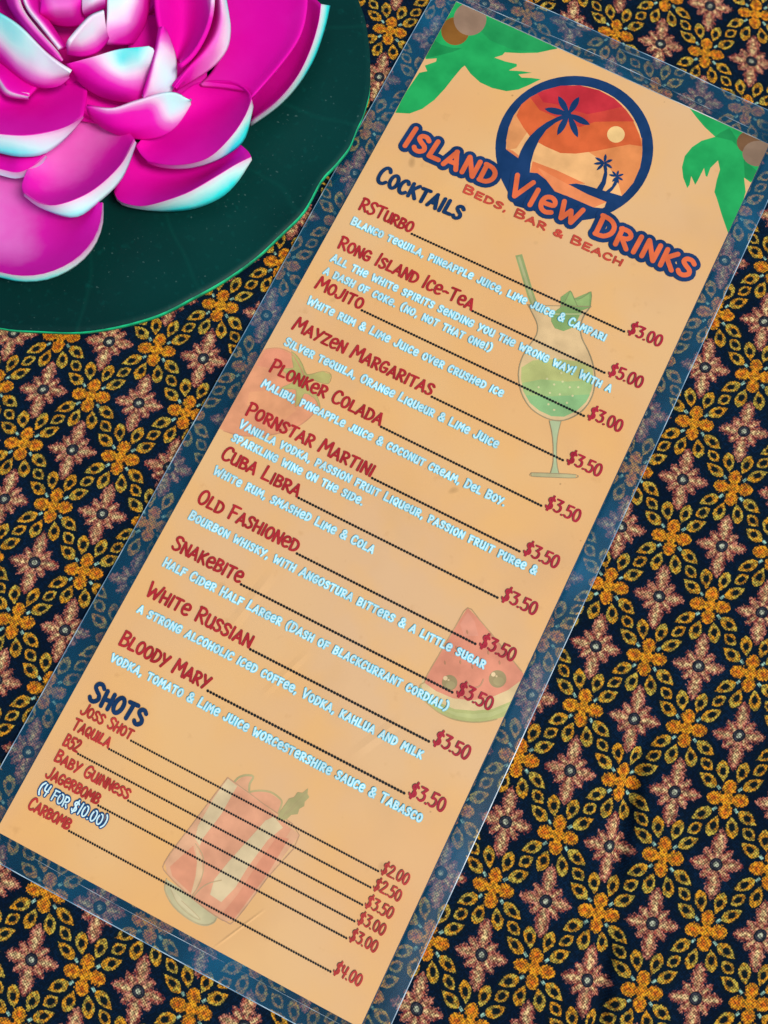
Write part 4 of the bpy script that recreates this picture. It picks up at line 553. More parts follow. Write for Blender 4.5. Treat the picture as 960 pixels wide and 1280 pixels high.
# ---------------------------------------------------------------- hand lettering (strokes in a unit-high box)
def ell(cx, cy, rx, ry, a0=0, a1=360, n=14):
    return [(cx + rx * math.cos(math.radians(a0 + (a1 - a0) * i / n)), cy + ry * math.sin(math.radians(a0 + (a1 - a0) * i / n))) for i in range(n + 1)]
S, K = 's', 'c'
GL = {
 'A': (.52, [(S, [(0, 0), (.27, 1)]), (S, [(.25, .99), (.52, 0)]), (S, [(.1, .3), (.44, .33)])]),
 'B': (.46, [(S, [(.05, 0), (.03, 1)]), (K, [(.03, .98), (.32, .95), (.4, .76), (.27, .57), (.07, .53)]), (K, [(.07, .54), (.35, .5), (.46, .27), (.33, .05), (.05, .01)])]),
 'C': (.44, [(K, [(.42, .82), (.33, .98), (.15, .95), (.02, .62), (.03, .2), (.17, .01), (.34, .04), (.44, .17)])]),
 'D': (.48, [(S, [(.04, 0), (.04, 1)]), (K, [(.0, .99), (.28, .95), (.46, .72), (.46, .35), (.28, .06), (.02, .0)])]),
 'E': (.42, [(S, [(.04, 0), (.04, 1)]), (S, [(.04, .99), (.42, 1)]), (S, [(.04, .5), (.36, .52)]), (S, [(.04, .01), (.43, .0)])]),
 'e': (.46, [(K, [(.05, .46), (.25, .48), (.43, .55), (.41, .8), (.25, .92), (.07, .78), (.01, .45), (.08, .12), (.26, .0), (.45, .12)])]),
 'F': (.42, [(S, [(.05, 0), (.05, .98)]), (S, [(0, .98), (.44, 1)]), (S, [(.05, .52), (.36, .55)])]),
 'G': (.48, [(K, [(.43, .84), (.32, .98), (.14, .93), (.01, .58), (.05, .16), (.22, .0), (.4, .06), (.46, .25), (.45, .42)]), (S, [(.46, .44), (.24, .43)])]),
 'H': (.48, [(S, [(.04, 0), (.03, 1)]), (S, [(.44, 0), (.46, 1)]), (S, [(.04, .47), (.45, .52)])]),
 'I': (.12, [(S, [(.05, 0), (.07, 1)])]),
 'J': (.42, [(K, [(.39, 1), (.38, .55), (.35, .18), (.2, .0), (.06, .06), (.0, .22)])]),
 'K': (.46, [(S, [(.05, 0), (.04, 1)]), (S, [(.43, 1), (.07, .46)]), (S, [(.14, .54), (.47, .0)])]),
 'L': (.42, [(S, [(.06, 1), (.03, .03)]), (S, [(.03, .03), (.42, .05)])]),
 'M': (.62, [(S, [(.0, 0), (.08, 1)]), (S, [(.09, .99), (.31, .38)]), (S, [(.31, .38), (.53, 1)]), (S, [(.54, .99), (.62, 0)])]),
 'N': (.48, [(S, [(.03, 0), (.03, 1)]), (S, [(.04, .99), (.44, .03)]), (S, [(.45, .02), (.46, 1)])]),
 'O': (.48, [(K, ell(.24, .5, .23, .49, 90, 462, 12))]),
 'P': (.44, [(S, [(.06, 0), (.04, 1)]), (K, [(.0, .96), (.26, .99), (.43, .8), (.36, .53), (.08, .42)])]),
 'Q': (.5, [(K, ell(.24, .52, .23, .47, 90, 462, 12)), (S, [(.28, .25), (.5, -.06)])]),
 'R': (.47, [(S, [(.06, 0), (.04, 1)]), (K, [(.0, .96), (.26, .99), (.42, .8), (.34, .55), (.08, .45)]), (S, [(.16, .48), (.47, 0)])]),
 'S': (.42, [(K, [(.41, .84), (.28, .98), (.1, .94), (.04, .74), (.17, .57), (.34, .42), (.38, .2), (.24, .02), (.08, .02), (.0, .14)])]),
 'T': (.48, [(S, [(0, .96), (.49, 1)]), (S, [(.25, .97), (.23, 0)])]),
 'U': (.46, [(K, [(.03, 1), (.02, .5), (.05, .12), (.19, .0), (.34, .08), (.41, .3)]), (S, [(.43, 1), (.45, 0)])]),
 'V': (.48, [(S, [(.0, 1), (.22, .02)]), (S, [(.22, .02), (.5, 1)])]),
 'W': (.68, [(S, [(.0, 1), (.14, .02)]), (S, [(.14, .02), (.34, .66)]), (S, [(.34, .66), (.5, .02)]), (S, [(.5, .02), (.69, 1)])]),
 'X': (.46, [(S, [(0, 1), (.46, 0)]), (S, [(.44, 1), (.02, 0)])]),
 'Y': (.48, [(S, [(0, 1), (.22, .46)]), (S, [(.49, 1), (.14, -.05)])]),
 'Z': (.46, [(S, [(.03, .97), (.45, .99)]), (S, [(.44, .98), (.02, .04)]), (S, [(.02, .03), (.47, .02)])]),
 '0': (.46, [(K, ell(.23, .5, .2, .48, 90, 462, 12))]),
 '1': (.2, [(S, [(.1, 0), (.12, 1)])]),
 '2': (.44, [(K, [(.03, .76), (.14, .97), (.33, .93), (.36, .68), (.2, .35), (.02, .04)]), (S, [(.02, .03), (.44, .03)])]),
 '3': (.44, [(S, [(.03, .96), (.4, .98)]), (S, [(.4, .97), (.2, .6)]), (K, [(.18, .6), (.38, .52), (.4, .22), (.22, .02), (.02, .1)])]),
 '4': (.46, [(K, [(.06, .98), (.04, .62), (.12, .42), (.42, .42)]), (S, [(.4, 1), (.3, 0)])]),
 '5': (.44, [(S, [(.42, .99), (.1, .97)]), (S, [(.1, .97), (.07, .56)]), (K, [(.07, .56), (.3, .6), (.41, .38), (.33, .08), (.14, .0), (.0, .1)])]),
 '$': (.46, [(K, [(.42, .8), (.3, .94), (.12, .88), (.07, .7), (.2, .54), (.35, .4), (.36, .18), (.22, .04), (.06, .06), (.0, .18)]), (S, [(.16, -.12), (.3, 1.14)])]),
 '&': (.5, [(K, [(.48, .42), (.36, .1), (.16, .0), (.02, .18), (.1, .44), (.3, .62), (.36, .82), (.24, .97), (.1, .84), (.14, .6), (.32, .3), (.5, .02)])]),
 '.': (.12, [(S, [(.05, .03), (.07, .05)])]),
 ',': (.14, [(S, [(.08, .08), (.03, -.14)])]),
 '!': (.14, [(S, [(.08, 1), (.07, .34)]), (S, [(.06, .03), (.07, .05)])]),
 '(': (.24, [(K, [(.24, 1.06), (.08, .82), (.03, .5), (.06, .16), (.2, -.1)])]),
 ')': (.24, [(K, [(.02, 1.06), (.17, .84), (.22, .5), (.18, .16), (.02, -.1)])]),
 '-': (.3, [(S, [(.02, .4), (.14, .46)]), (S, [(.14, .46), (.3, .42)])]),
}
def skew(x, y):        # the upper third of the sheet rises a little to the right
    k = max(0.0, min(1.0, (y - 5) / 60.0)); k2 = max(0.0, min(1.0, (84 - y) / 8.0))
    return (x, y + (x + 52) / 105 * 1.5 * k * k2)
def lay(text, x0, x1, y, cap, small=0.82, track=0.13, space=0.34, slant=0.0, rot=0.0, jit=0.02, weight=1.0):
    """returns strokes [(points, letter index)] fitted between x0 and x1"""
    rnd = random.Random(text + str(round(y)))
    items = []; x = 0.0
    for ch in text:
        if ch == ' ': x += space; continue
        low = ch.islower(); key = 'e' if ch == 'e' else ch.upper(); k = small if low else 1.0
        w, st = GL[key]
        items.append((x, k, st, rnd.uniform(-1, 1), rnd.uniform(-1, 1))); x += w * k + track
    total = x - track; sx = (x1 - x0) / total if x1 is not None else cap
    out = []
    for gi, (gx, k, st, r1, r2) in enumerate(items):
        for kind, pts in st:
            pp = catmull(pts, 3) if kind == 'c' else pts
            q = []
            for (a, b_) in pp:
                yy = b_ * k * (1 + 0.03 * r1) + jit * r2
                xx = gx + a * k + r1 * 0.03 * (b_ - 0.5)
                q.append((x0 + xx * sx + slant * yy * cap, y + yy * cap))
            out.append((q, gi))
    return out
def lettering(name, text, x0, x1, y, cap, layers, label, z, flat=False, **kw):
    pr = Print(z)
    st = lay(text, x0, x1, y, cap, **kw)
    for li, (wd, mat) in enumerate(layers):
        for i, (q, gi) in enumerate(st):
            q = q if flat else [skew(*p) for p in q]
            pr.stroke(q, wd, mat, z + li * 0.03 + (i % 9) * 0.0025 , taper=0.12 if wd < 0.9 else 0.0)
    return pr.build(name, card, label)
RED = ink((172, 38, 44)); RED2 = ink((180, 52, 48)); PRICE = ink((170, 30, 52)); BLUE = ink((14, 52, 92)); BLACK = ink((16, 20, 22)); CYAN = ink((124, 218, 240)); WHITE = ink((210, 244, 248)); DEEP = ink((10, 70, 120)); ORANGE = ink((222, 106, 60)); NAVYI = ink((14, 54, 100)); TAG = ink((196, 72, 54))
ZT = 0.62
def leader(x0, x1, y, pitch, r, n_side=7):
    pr = Print(ZT); n = int(round((x1 - x0) / pitch)); i = pr.mat(BLACK)
    for k in range(n + 1):
        x, yy = skew(x0 + k * (x1 - x0) / n, y + 0.1); b0 = len(pr.v)
        pr.v += [(x + r * math.cos(2 * math.pi * q / n_side), yy + r * math.sin(2 * math.pi * q / n_side), ZT) for q in range(n_side)]
        pr.f.append(tuple(range(b0, b0 + n_side))); pr.mi.append(i)
    return pr.build('dot_leader', card)
COCKTAILS = [('RSTurbo', -34.0, 66.0, '$3.00'), ('Rong Island Ice-Tea', -5.3, 51.1, '$5.00'), ('Mojito', -36.5, 35.8, '$3.00'), ('Mayzen Margaritas', -4.4, 20.4, '$3.50'), ('Plonker Colada', -14.1, 4.9, '$3.50'), ('Pornstar Martini', -9.3, -10.7, '$3.50'), ('Cuba Libra', -26.4, -26.2, '$3.50'), ('Old Fashioned', -19.0, -41.4, '$3.50'), ('Snakebite', -29.5, -57.0, '$3.50'), ('White Russian', -18.1, -72.5, '$3.50'), ('Bloody Mary', -23.5, -88.5, '$3.50')]
for t, xe, y, p in COCKTAILS:
    lettering('item_name', t, -52.4, xe, y + 0.25, 4.25, [(0.82, RED)], 'dark red lettering reading %s' % t, ZT + 0.1)
    leader(xe + 0.7, 40.9, y, 0.96, 0.44)
    lettering('price', p, 42.3, 53.0, y + 0.2, 3.9, [(0.70, PRICE)], 'red price %s beside %s' % (p, t), ZT + 0.1, slant=-0.02, track=0.12)
DESCS = [('Blanco tequila, pineapple juice, lime juice & Campari', 36.5, 60.3), ('All the white spirits sending you the wrong way! With a', 44.9, 46.1), ('a dash of coke. (no, not that one!)', 5.9, 41.3), ('White rum & Lime Juice over crushed ice', 15.4, 29.9), ('Silver tequila, Orange Liqueur & Lime Juice', 21.0, 14.7), ('Malibu, pineapple juice & coconut cream, Del Boy.', 30.8, -0.5), ('Vanilla vodka, passion fruit Liqueur, passion fruit puree &', 48.0, -15.1), ('sparkling wine on the side.', -7.8, -19.7), ('White rum, smashed Lime & Cola', 1.6, -31.3), ('Bourbon whisky, with Angostura bitters & a little sugar', 46.0, -46.8), ('Half Cider Half Larger (Dash of blackcurrant cordial)', 41.5, -62.6), ('a strong alcoholic iced coffee, Vodka, kahlua and milk', 40.8, -77.9), ('vodka, tomato & Lime juice worcestershire sauce & Tabasco', 48.4, -93.6)]
for t, xe, y in DESCS:
    lettering('item_description', t, -52.3, xe, y + 0.2, 2.55, [(0.80, CYAN), (0.38, WHITE)], 'white lettering edged in light blue reading %s' % t, ZT + 0.06, track=0.2, space=0.42, small=0.82)
SHOTS = [('Joss Shot', -36.2, -110.6, '$2.00'), ('Taquila', -40.7, -115.4, '$2.50'), ('B52', -47.9, -120.5, '$3.50'), ('Baby Guinness', -28.8, -125.3, '$3.00'), ('Jagerbomb', -35.7, -130.2, '$3.00'), ('Carbomb', -39.6, -139.8, '$4.00')]
for t, xe, y, p in SHOTS:
    lettering('item_name', t, -52.6, xe, y + 0.25, 3.25, [(0.62, RED2)], 'small red lettering reading %s' % t, ZT + 0.1)
    leader(xe + 0.5, 43.7, y, 0.76, 0.33)
    lettering('price', p, 44.6, 52.5, y + 0.2, 3.1, [(0.52, RED2)], 'small red price %s beside %s' % (p, t), ZT + 0.1, slant=0.0, track=0.12)
lettering('offer_lettering', '(4 for $10.00)', -52.3, -31.0, -134.6, 3.1, [(1.1, DEEP), (0.45, WHITE)], 'white lettering edged in deep blue reading (4 for $10.00)', ZT + 0.06, small=0.9)
lettering('section_heading', 'Cocktails', -51.7, -22.0, 77.4, 5.9, [(1.22, BLUE)], 'navy heading reading Cocktails', ZT + 0.1, small=0.82, flat=False, track=0.16)
lettering('section_heading', 'Shots', -52.4, -35.4, -105.8, 5.6, [(1.22, BLUE)], 'navy heading reading Shots', ZT + 0.1, track=0.16)
def word(text, x0, x1, y, cap, small): return [(q, gi) for q, gi in lay(text, x0, x1, y, cap, small=small, track=0.19, jit=0.035)]
TW = [('Island', -49.4, -18.4, 93.1, 7.0, 0.86), ('View', -12.0, 12.2, 93.0, 7.2, 0.84), ('Drinks', 18.8, 51.9, 93.2, 7.0, 0.86)]
po = Print(ZT); pl = Print(ZT + 0.1)
for wi, (t, a, b_, y, c, k) in enumerate(TW):
    for i, (q, gi) in enumerate(word(t, a, b_, y, c, k)):
        po.stroke(q, 4.4, NAVYI, ZT - 0.04 + (i % 10) * 0.003 + wi * 0.002, caps=8); pl.stroke(q, 1.62, ORANGE, ZT + 0.1 + (i % 9) * 0.003, caps=6)
po.build('title_outline', card, 'thick navy outline behind the title'); pl.build('title_lettering', card, 'orange lettering reading Island View Drinks')
# wide sans tagline
def tagline():
    pr = Print(ZT); x = -25.2
    txt = 'BEDS, BAR & BEACH'; first = {0, 6, 12}
    W = 0.0; seq = []
    for i, ch in enumerate(txt):
        if ch == ' ': W += 0.55; continue
        k = 1.0 if i in first else 0.8
        w, st = GL[ch]; f = 1.0 if ch in ',' else 1.75
        seq.append((W, k, f, st, i)); W += w * f * k + 0.26
    sx = (30.9 - x) / (W - 0.26)
    for n, (gx, k, f, st, i) in enumerate(seq):
        for j, (kind, pts) in enumerate(st):
            pp = catmull(pts, 3) if kind == 'c' else pts
            pr.stroke([(x + (gx + a * f * k) * sx, 87.1 + b_ * k * 2.75) for a, b_ in pp], 0.72, TAG, ZT + (n * 3 + j) % 9 * 0.0025)
    pr.build('tagline', card, 'small red wide lettering reading Beds, Bar & Beach')
tagline()
# ---------------------------------------------------------------- laminating film
def film_material():
    m = bpy.data.materials.new('laminating_film'); m.use_nodes = True; nt = m.node_tree; E.nt = nt
    b = nt.nodes['Principled BSDF']; out = nt.nodes['Material Output']
    b.inputs['Base Color'].default_value = (0.01, 0.30, 0.58, 1); b.inputs['Roughness'].default_value = 0.14  # blue sky reflection put into the film's base colour
    b.inputs['Specular IOR Level'].default_value = 0.5
    tr = nt.nodes.new('ShaderNodeBsdfTransparent'); tr.inputs[0].default_value = (0.86, 0.92, 0.95, 1)
    mx = nt.nodes.new('ShaderNodeMixShader')
    haze_glare = step(nz(26.0, 3.0), 0.3, 0.75)  # patchy milkiness of the film, with sky glare painted in
    fac = haze_glare * haze_glare * 0.24 + 0.10
    nt.links.new(fac.v, mx.inputs[0]); nt.links.new(tr.outputs[0], mx.inputs[1]); nt.links.new(b.outputs[0], mx.inputs[2])
    gl = nt.nodes.new('ShaderNodeBsdfGlossy'); gl.inputs['Roughness'].default_value = 0.06
    fr = nt.nodes.new('ShaderNodeFresnel'); fr.inputs[0].default_value = 1.5
    m2 = nt.nodes.new('ShaderNodeMixShader')
    nt.links.new(fr.outputs[0], m2.inputs[0]); nt.links.new(mx.outputs[0], m2.inputs[1]); nt.links.new(gl.outputs[0], m2.inputs[2])
    bp = nt.nodes.new('ShaderNodeBump'); bp.inputs['Strength'].default_value = 0.4; bp.inputs['Distance'].default_value = 0.0008
    h = nz(60.0, 3.0); nt.links.new(h.v, bp.inputs['Height'])
    for n in (b, gl, fr): nt.links.new(bp.outputs[0], n.inputs['Normal'])
    nt.links.new(m2.outputs[0], out.inputs[0])
    return m
def film():
    X0, X1, Y0, Y1, rc = -65.3, 64.7, -155.8, 160.2, 5.0
    def lines(lo, hi, plo, phi):
        out = [lo, lo + 0.35, lo + 1.2]; t = lo + 2.4
        while t < plo - 1.2: out.append(t); t += 1.2
        out += [plo - 1.1, plo - 0.5, plo + 0.02]
        n = int((phi - plo) / 5); out += [plo + (phi - plo) * i / n for i in range(1, n)]
        out += [phi - 0.02, phi + 0.5, phi + 1.1]; t = phi + 1.9
        while t < hi - 1.3: out.append(t); t += 0.7
        out += [hi - 1.2, hi - 0.35, hi]
        return out
    gx = lines(X0, X1, -PW / 2, PW / 2); gy = lines(Y0, Y1, -PL / 2, PL / 2)
    vs = []; idx = {}
    def inside(x, y): return -PW / 2 + 0.5 < x < PW / 2 - 0.5 and -PL / 2 + 0.5 < y < PL / 2 - 0.5
    def h(x, y):
        dx = max(-PW / 2 - x, x - PW / 2, 0); dy = max(-PL / 2 - y, y - PL / 2, 0); d = math.hypot(dx, dy)
        z = 0.44 - 0.20 * min(1, d / 1.2)
        if x > PW / 2: z += 0.75 * (1 - dx / 7.4) * min(1, dx / 0.9) * (0.8 + 0.5 * noise.noise(Vector((x / 40, y / 30, 8.2))))
        z += 0.35 * (noise.noise(Vector((x / 22, y / 22, 1.7))) + 0.4) * min(1, d / 4)
        if y > PL / 2:      # the sealed pocket ridge along the head of the card
            r = y - PL / 2
            a = 0.5 + 0.5 * math.exp(-((x + 5) / 28) ** 2)
            z += 0.75 * a * math.exp(-((r - 2.2 - 0.35 * math.sin(x / 16)) / 0.8) ** 2) + 0.9 * a * math.exp(-((r - 8.5) / 3.0) ** 2)
        if y < -PL / 2: z += 0.5 * math.exp(-((-PL / 2 - y - 2.4) / 0.9) ** 2)
        return z
    def corner(x, y):
        for cx, cy, sx, sy in ((X0 + rc, Y0 + rc, -1, -1), (X1 - rc, Y0 + rc, 1, -1), (X0 + rc, Y1 - rc, -1, 1), (X1 - rc, Y1 - rc, 1, 1)):
            dx, dy = (x - cx) * sx, (y - cy) * sy
            if dx > 0 and dy > 0:
                m_ = max(dx, dy); d = math.hypot(dx, dy)
                if d > 0: return cx + sx * dx * m_ / d, cy + sy * dy * m_ / d
        return x, y
    for j, y in enumerate(gy):
        for i, x in enumerate(gx):
            cx, cy = corner(x, y); idx[i, j] = len(vs); vs.append((cx * MM, cy * MM, h(cx, cy) * MM))
    fs = []
    for j in range(len(gy) - 1):
        for i in range(len(gx) - 1):
            if inside((gx[i] + gx[i + 1]) / 2, (gy[j] + gy[j + 1]) / 2): continue
            fs.append((idx[i, j], idx[i + 1, j], idx[i + 1, j + 1], idx[i, j + 1]))
    me = mesh('film_margin', vs, fs, True)
    bm = bmesh.new(); bm.from_mesh(me); bmesh.ops.delete(bm, geom=[v for v in bm.verts if not v.link_faces], context='VERTS'); bm.to_mesh(me); bm.free()
    o = link('film_margin', me, film_material(), menu)
    o['label'] = 'clear glossy laminating film standing out all round the card'
    # cut edge of the pouch: a thin bright line of plastic all round
    m, b = newmat('film_cut_edge', 0.25, 0.8); c = mixc(step(nz(120.0, 2.0), 0.45, 0.6), (0.16, 0.30, 0.42, 1), (0.45, 0.62, 0.72, 1)); m.node_tree.links.new(c, b.inputs['Base Color'])
    ring = []
    n = 60
    for k in range(n): ring.append((X0 + rc + (X1 - X0 - 2 * rc) * k / n, Y0))
    for k in range(8): ring.append((X1 - rc + rc * math.sin(math.pi / 2 * k / 8), Y0 + rc - rc * math.cos(math.pi / 2 * k / 8)))
    for k in range(n): ring.append((X1, Y0 + rc + (Y1 - Y0 - 2 * rc) * k / n))
    for k in range(8): ring.append((X1 - rc + rc * math.cos(math.pi / 2 * k / 8), Y1 - rc + rc * math.sin(math.pi / 2 * k / 8)))
    for k in range(n): ring.append((X1 - rc - (X1 - X0 - 2 * rc) * k / n, Y1))
    for k in range(8): ring.append((X0 + rc - rc * math.sin(math.pi / 2 * k / 8), Y1 - rc + rc * math.cos(math.pi / 2 * k / 8)))
    for k in range(n): ring.append((X0, Y1 - rc - (Y1 - Y0 - 2 * rc) * k / n))
    for k in range(8): ring.append((X0 + rc - rc * math.cos(math.pi / 2 * k / 8), Y0 + rc - rc * math.sin(math.pi / 2 * k / 8)))
    vs = []; N = len(ring); cx0, cy0 = (X0 + X1) / 2, (Y0 + Y1) / 2
    for (x, y) in ring:
        z = h(x, y); L = math.hypot(x - cx0, y - cy0)
        ox = 0.16 * (1 if x > X1 - rc else -1 if x < X0 + rc else 0); oy = 0.16 * (1 if y > Y1 - rc else -1 if y < Y0 + rc else 0)
        vs += [((x - ox * .6) * MM, (y - oy * .6) * MM, (z + 0.03) * MM), ((x + ox) * MM, (y + oy) * MM, (z + 0.0) * MM), ((x + ox) * MM, (y + oy) * MM, (z - 0.14) * MM)]
    fs = []
    for k in range(N):
        a, c_ = 3 * k, 3 * ((k + 1) % N); fs += [(a, c_ , c_ + 1, a + 1)[::-1], (a + 1, c_ + 1, c_ + 2, a + 2)[::-1]]
    e = link('film_edge', mesh('film_edge', vs, fs), m, menu)
film()
def glare_strips():  # added whitish strips, painted highlights along the film's head and foot
    m = bpy.data.materials.new('film_painted_glare'); m.use_nodes = True; nt = m.node_tree; E.nt = nt
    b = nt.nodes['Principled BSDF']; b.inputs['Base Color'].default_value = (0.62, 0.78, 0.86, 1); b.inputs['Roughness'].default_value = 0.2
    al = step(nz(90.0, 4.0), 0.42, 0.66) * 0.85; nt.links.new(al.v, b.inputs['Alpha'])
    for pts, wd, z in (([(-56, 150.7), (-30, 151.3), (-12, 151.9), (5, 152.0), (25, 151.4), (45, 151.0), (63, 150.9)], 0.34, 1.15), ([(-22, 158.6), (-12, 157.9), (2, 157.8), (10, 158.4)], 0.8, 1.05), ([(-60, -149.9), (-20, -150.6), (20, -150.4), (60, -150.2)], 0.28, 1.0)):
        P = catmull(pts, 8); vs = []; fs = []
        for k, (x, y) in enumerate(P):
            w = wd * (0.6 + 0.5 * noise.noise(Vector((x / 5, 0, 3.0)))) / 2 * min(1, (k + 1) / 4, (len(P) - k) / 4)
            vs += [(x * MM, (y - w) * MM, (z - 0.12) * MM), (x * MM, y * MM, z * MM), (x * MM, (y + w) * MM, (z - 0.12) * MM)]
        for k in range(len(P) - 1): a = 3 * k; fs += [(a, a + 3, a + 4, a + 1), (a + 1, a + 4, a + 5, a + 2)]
        link('film_glare_strip', mesh('film_glare_strip', vs, fs, True), m, menu)
glare_strips()
# pale strip on the card's right and top sides: lit edge painted in
def card_edge():
    m, b = newmat('card_lit_edge', 0.5, 0.5); b.inputs['Base Color'].default_value = (0.85, 0.86, 0.8, 1)
    c = mixc(step(nz(80.0, 2.0), 0.4, 0.6), (0.6, 0.62, 0.56, 1), (0.88, 0.9, 0.86, 1)); m.node_tree.links.new(c, b.inputs['Base Color'])
    hw, hl, t = PW / 2, PL / 2, 0.30
    z = Z_PAPER + 0.02
    vs = [(hw, -hl, z), (hw + t, -hl, z - .05), (hw + t, hl + t, z - .05), (hw, hl, z), (-hw, hl, z), (-hw, hl + t, z - .05)]
    link('card_edge', mesh('card_edge', [tuple(c * MM for c in v) for v in vs], [(0, 1, 2, 3), (3, 2, 5, 4)]), m, card)
card_edge()
# ---------------------------------------------------------------- artificial water lily
lily = empty('artificial_lotus', (CENTRE[0] * MM, CENTRE[1] * MM, 0), 'magenta foam lotus flower with pale blue petal tips on a round dark green leaf', 'artificial flower')
bpy.context.view_layer.update()
def lily_link(name, me, mat):
    for v in me.vertices: v.co.x -= CENTRE[0] * MM; v.co.y -= CENTRE[1] * MM
    return link(name, me, mat, lily)
def pad():
    m, b = newmat('leaf_foam', 0.5, 0.12); nt = m.node_tree
    n = nz(16.0, 3.0); fine = nz(420.0, 3.0)
    c = mixc(step(n, 0.35, 0.7), lin((1, 42, 40)), lin((2, 58, 54)))
    dust = step(nz(1100.0, 0.0), 0.80, 0.84)
    c = mixc(dust * 0.14, c, (0.25, 0.45, 0.42, 1))
    c = mixc(step(fine, 0.6, 0.8) * 0.25, c, lin((10, 96, 88)))
    tc = nt.nodes.new('ShaderNodeTexCoord'); s = nt.nodes.new('ShaderNodeSeparateXYZ'); nt.links.new(tc.outputs['Object'], s.inputs[0])
    ang = E.m('ARCTAN2', E(s.outputs[1]), E(s.outputs[0])) + (nz(20.0, 2.0) - 0.5) * 0.25
    vein = (E.m('SINE', ang * 9.0).abs())
    vm = step(vein, 0.10, 0.0)
    c = mixc(vm * 0.10, c, lin((10, 100, 86)))
    nt.links.new(c, b.inputs['Base Color'])
    bump(b, vm * 0.25 + fine * 0.3 + nz(40.0, 2.0), 0.3, 0.0005)
    me2, b2 = newmat('leaf_foam_cut_edge', 0.55, 0.3)
    ce = mixc(step(nz(160.0, 2.0), 0.4, 0.6), lin((6, 140, 98)), lin((16, 196, 132))); me2.node_tree.links.new(ce, b2.inputs['Base Color'])
    ol = catmull(PAD, 5, closed=True); N = len(ol); rings = [0.0, .12, .25, .4, .55, .7, .8, .88, .94, .98, 1.0]
    cx, cy = CENTRE[0], CENTRE[1]; vs = [(cx * MM, cy * MM, 3.0 * MM)]
    def top(x, y, r):
        return 4.0 + 0.9 * noise.noise(Vector((x / 45, y / 45, 2))) + 1.5 * r ** 6 * (0.5 + 0.5 * noise.noise(Vector((x / 35, y / 35, 7)))) 
    for r in rings[1:]:
        for (x, y) in ol:
            X, Y = cx + (x - cx) * r, cy + (y - cy) * r; vs.append((X * MM, Y * MM, top(X, Y, r) * MM))
    fs = [(0, 1 + i, 1 + (i + 1) % N) for i in range(N)]
    for k in range(len(rings) - 2):
        a, c_ = 1 + k * N, 1 + (k + 1) * N
        fs += [(a + i, c_ + i, c_ + (i + 1) % N, a + (i + 1) % N) for i in range(N)]
    me = mesh('leaf_pad', vs, fs, True)
    if me.polygons[0].normal.z < 0: me.flip_normals()
    o = lily_link('leaf_pad', me, m); me.materials.append(me2)
    so = o.modifiers.new('foam_thickness', 'SOLIDIFY'); so.thickness = 0.0018; so.offset = -1; so.material_offset_rim = 1
pad()
def petal_material():
    m, b = newmat('petal_foam', 0.7, 0.1); nt = m.node_tree
    at = nt.nodes.new('ShaderNodeAttribute'); at.attribute_name = 'tint'
    t = E(at.outputs['Fac']) + (nz(90.0, 3.0) - 0.5) * 0.22 
    r = nt.nodes.new('ShaderNodeValToRGB'); nt.links.new(t.v, r.inputs[0]); cr = r.color_ramp
    cr.elements[0].position = 0.0; cr.elements[0].color = (0.74, 0.0005, 0.38, 1)
    cr.elements[1].position = 1.0; cr.elements[1].color = (0.03, 0.82, 0.84, 1)
    for p, c in ((0.22, (0.78, 0.012, 0.46, 1)), (0.42, (0.80, 0.18, 0.62, 1)), (0.62, (0.86, 0.66, 0.86, 1)), (0.82, (0.60, 0.92, 0.94, 1))):
        e = cr.elements.new(p); e.color = c
    dirt = step(nz(260.0, 1.0), 0.80, 0.84)
    c = mixc(dirt * 0.35, r.outputs[0], (0.3, 0.02, 0.18, 1))
    nt.links.new(c, b.inputs['Base Color'])
    b.inputs['Subsurface Weight'].default_value = 0.12; b.inputs['Subsurface Radius'].default_value = (0.004, 0.001, 0.003); b.inputs['Subsurface Scale'].default_value = 0.5
    bump(b, nz(900.0, 2.0) * 0.5 + nz(80.0, 2.0), 0.15, 0.0004)
    return m
petm = petal_material()
def resample(pts, n):
    P = catmull(pts, 8); L = [0.0]
    for i in range(1, len(P)): L.append(L[-1] + math.dist(P[i][:2], P[i - 1][:2]))
    out = []; j = 0
    for k in range(n):
        t = L[-1] * k / (n - 1)
        while j < len(L) - 2 and L[j + 1] < t: j += 1
        f = (t - L[j]) / max(1e-9, L[j + 1] - L[j]); f = max(0, min(1, f))
        out.append(tuple(P[j][q] + (P[j + 1][q] - P[j][q]) * f for q in range(3)))
    return out
RIMMED = ('N', 'A', 'D', 'B', 'K', 'E', 'C')
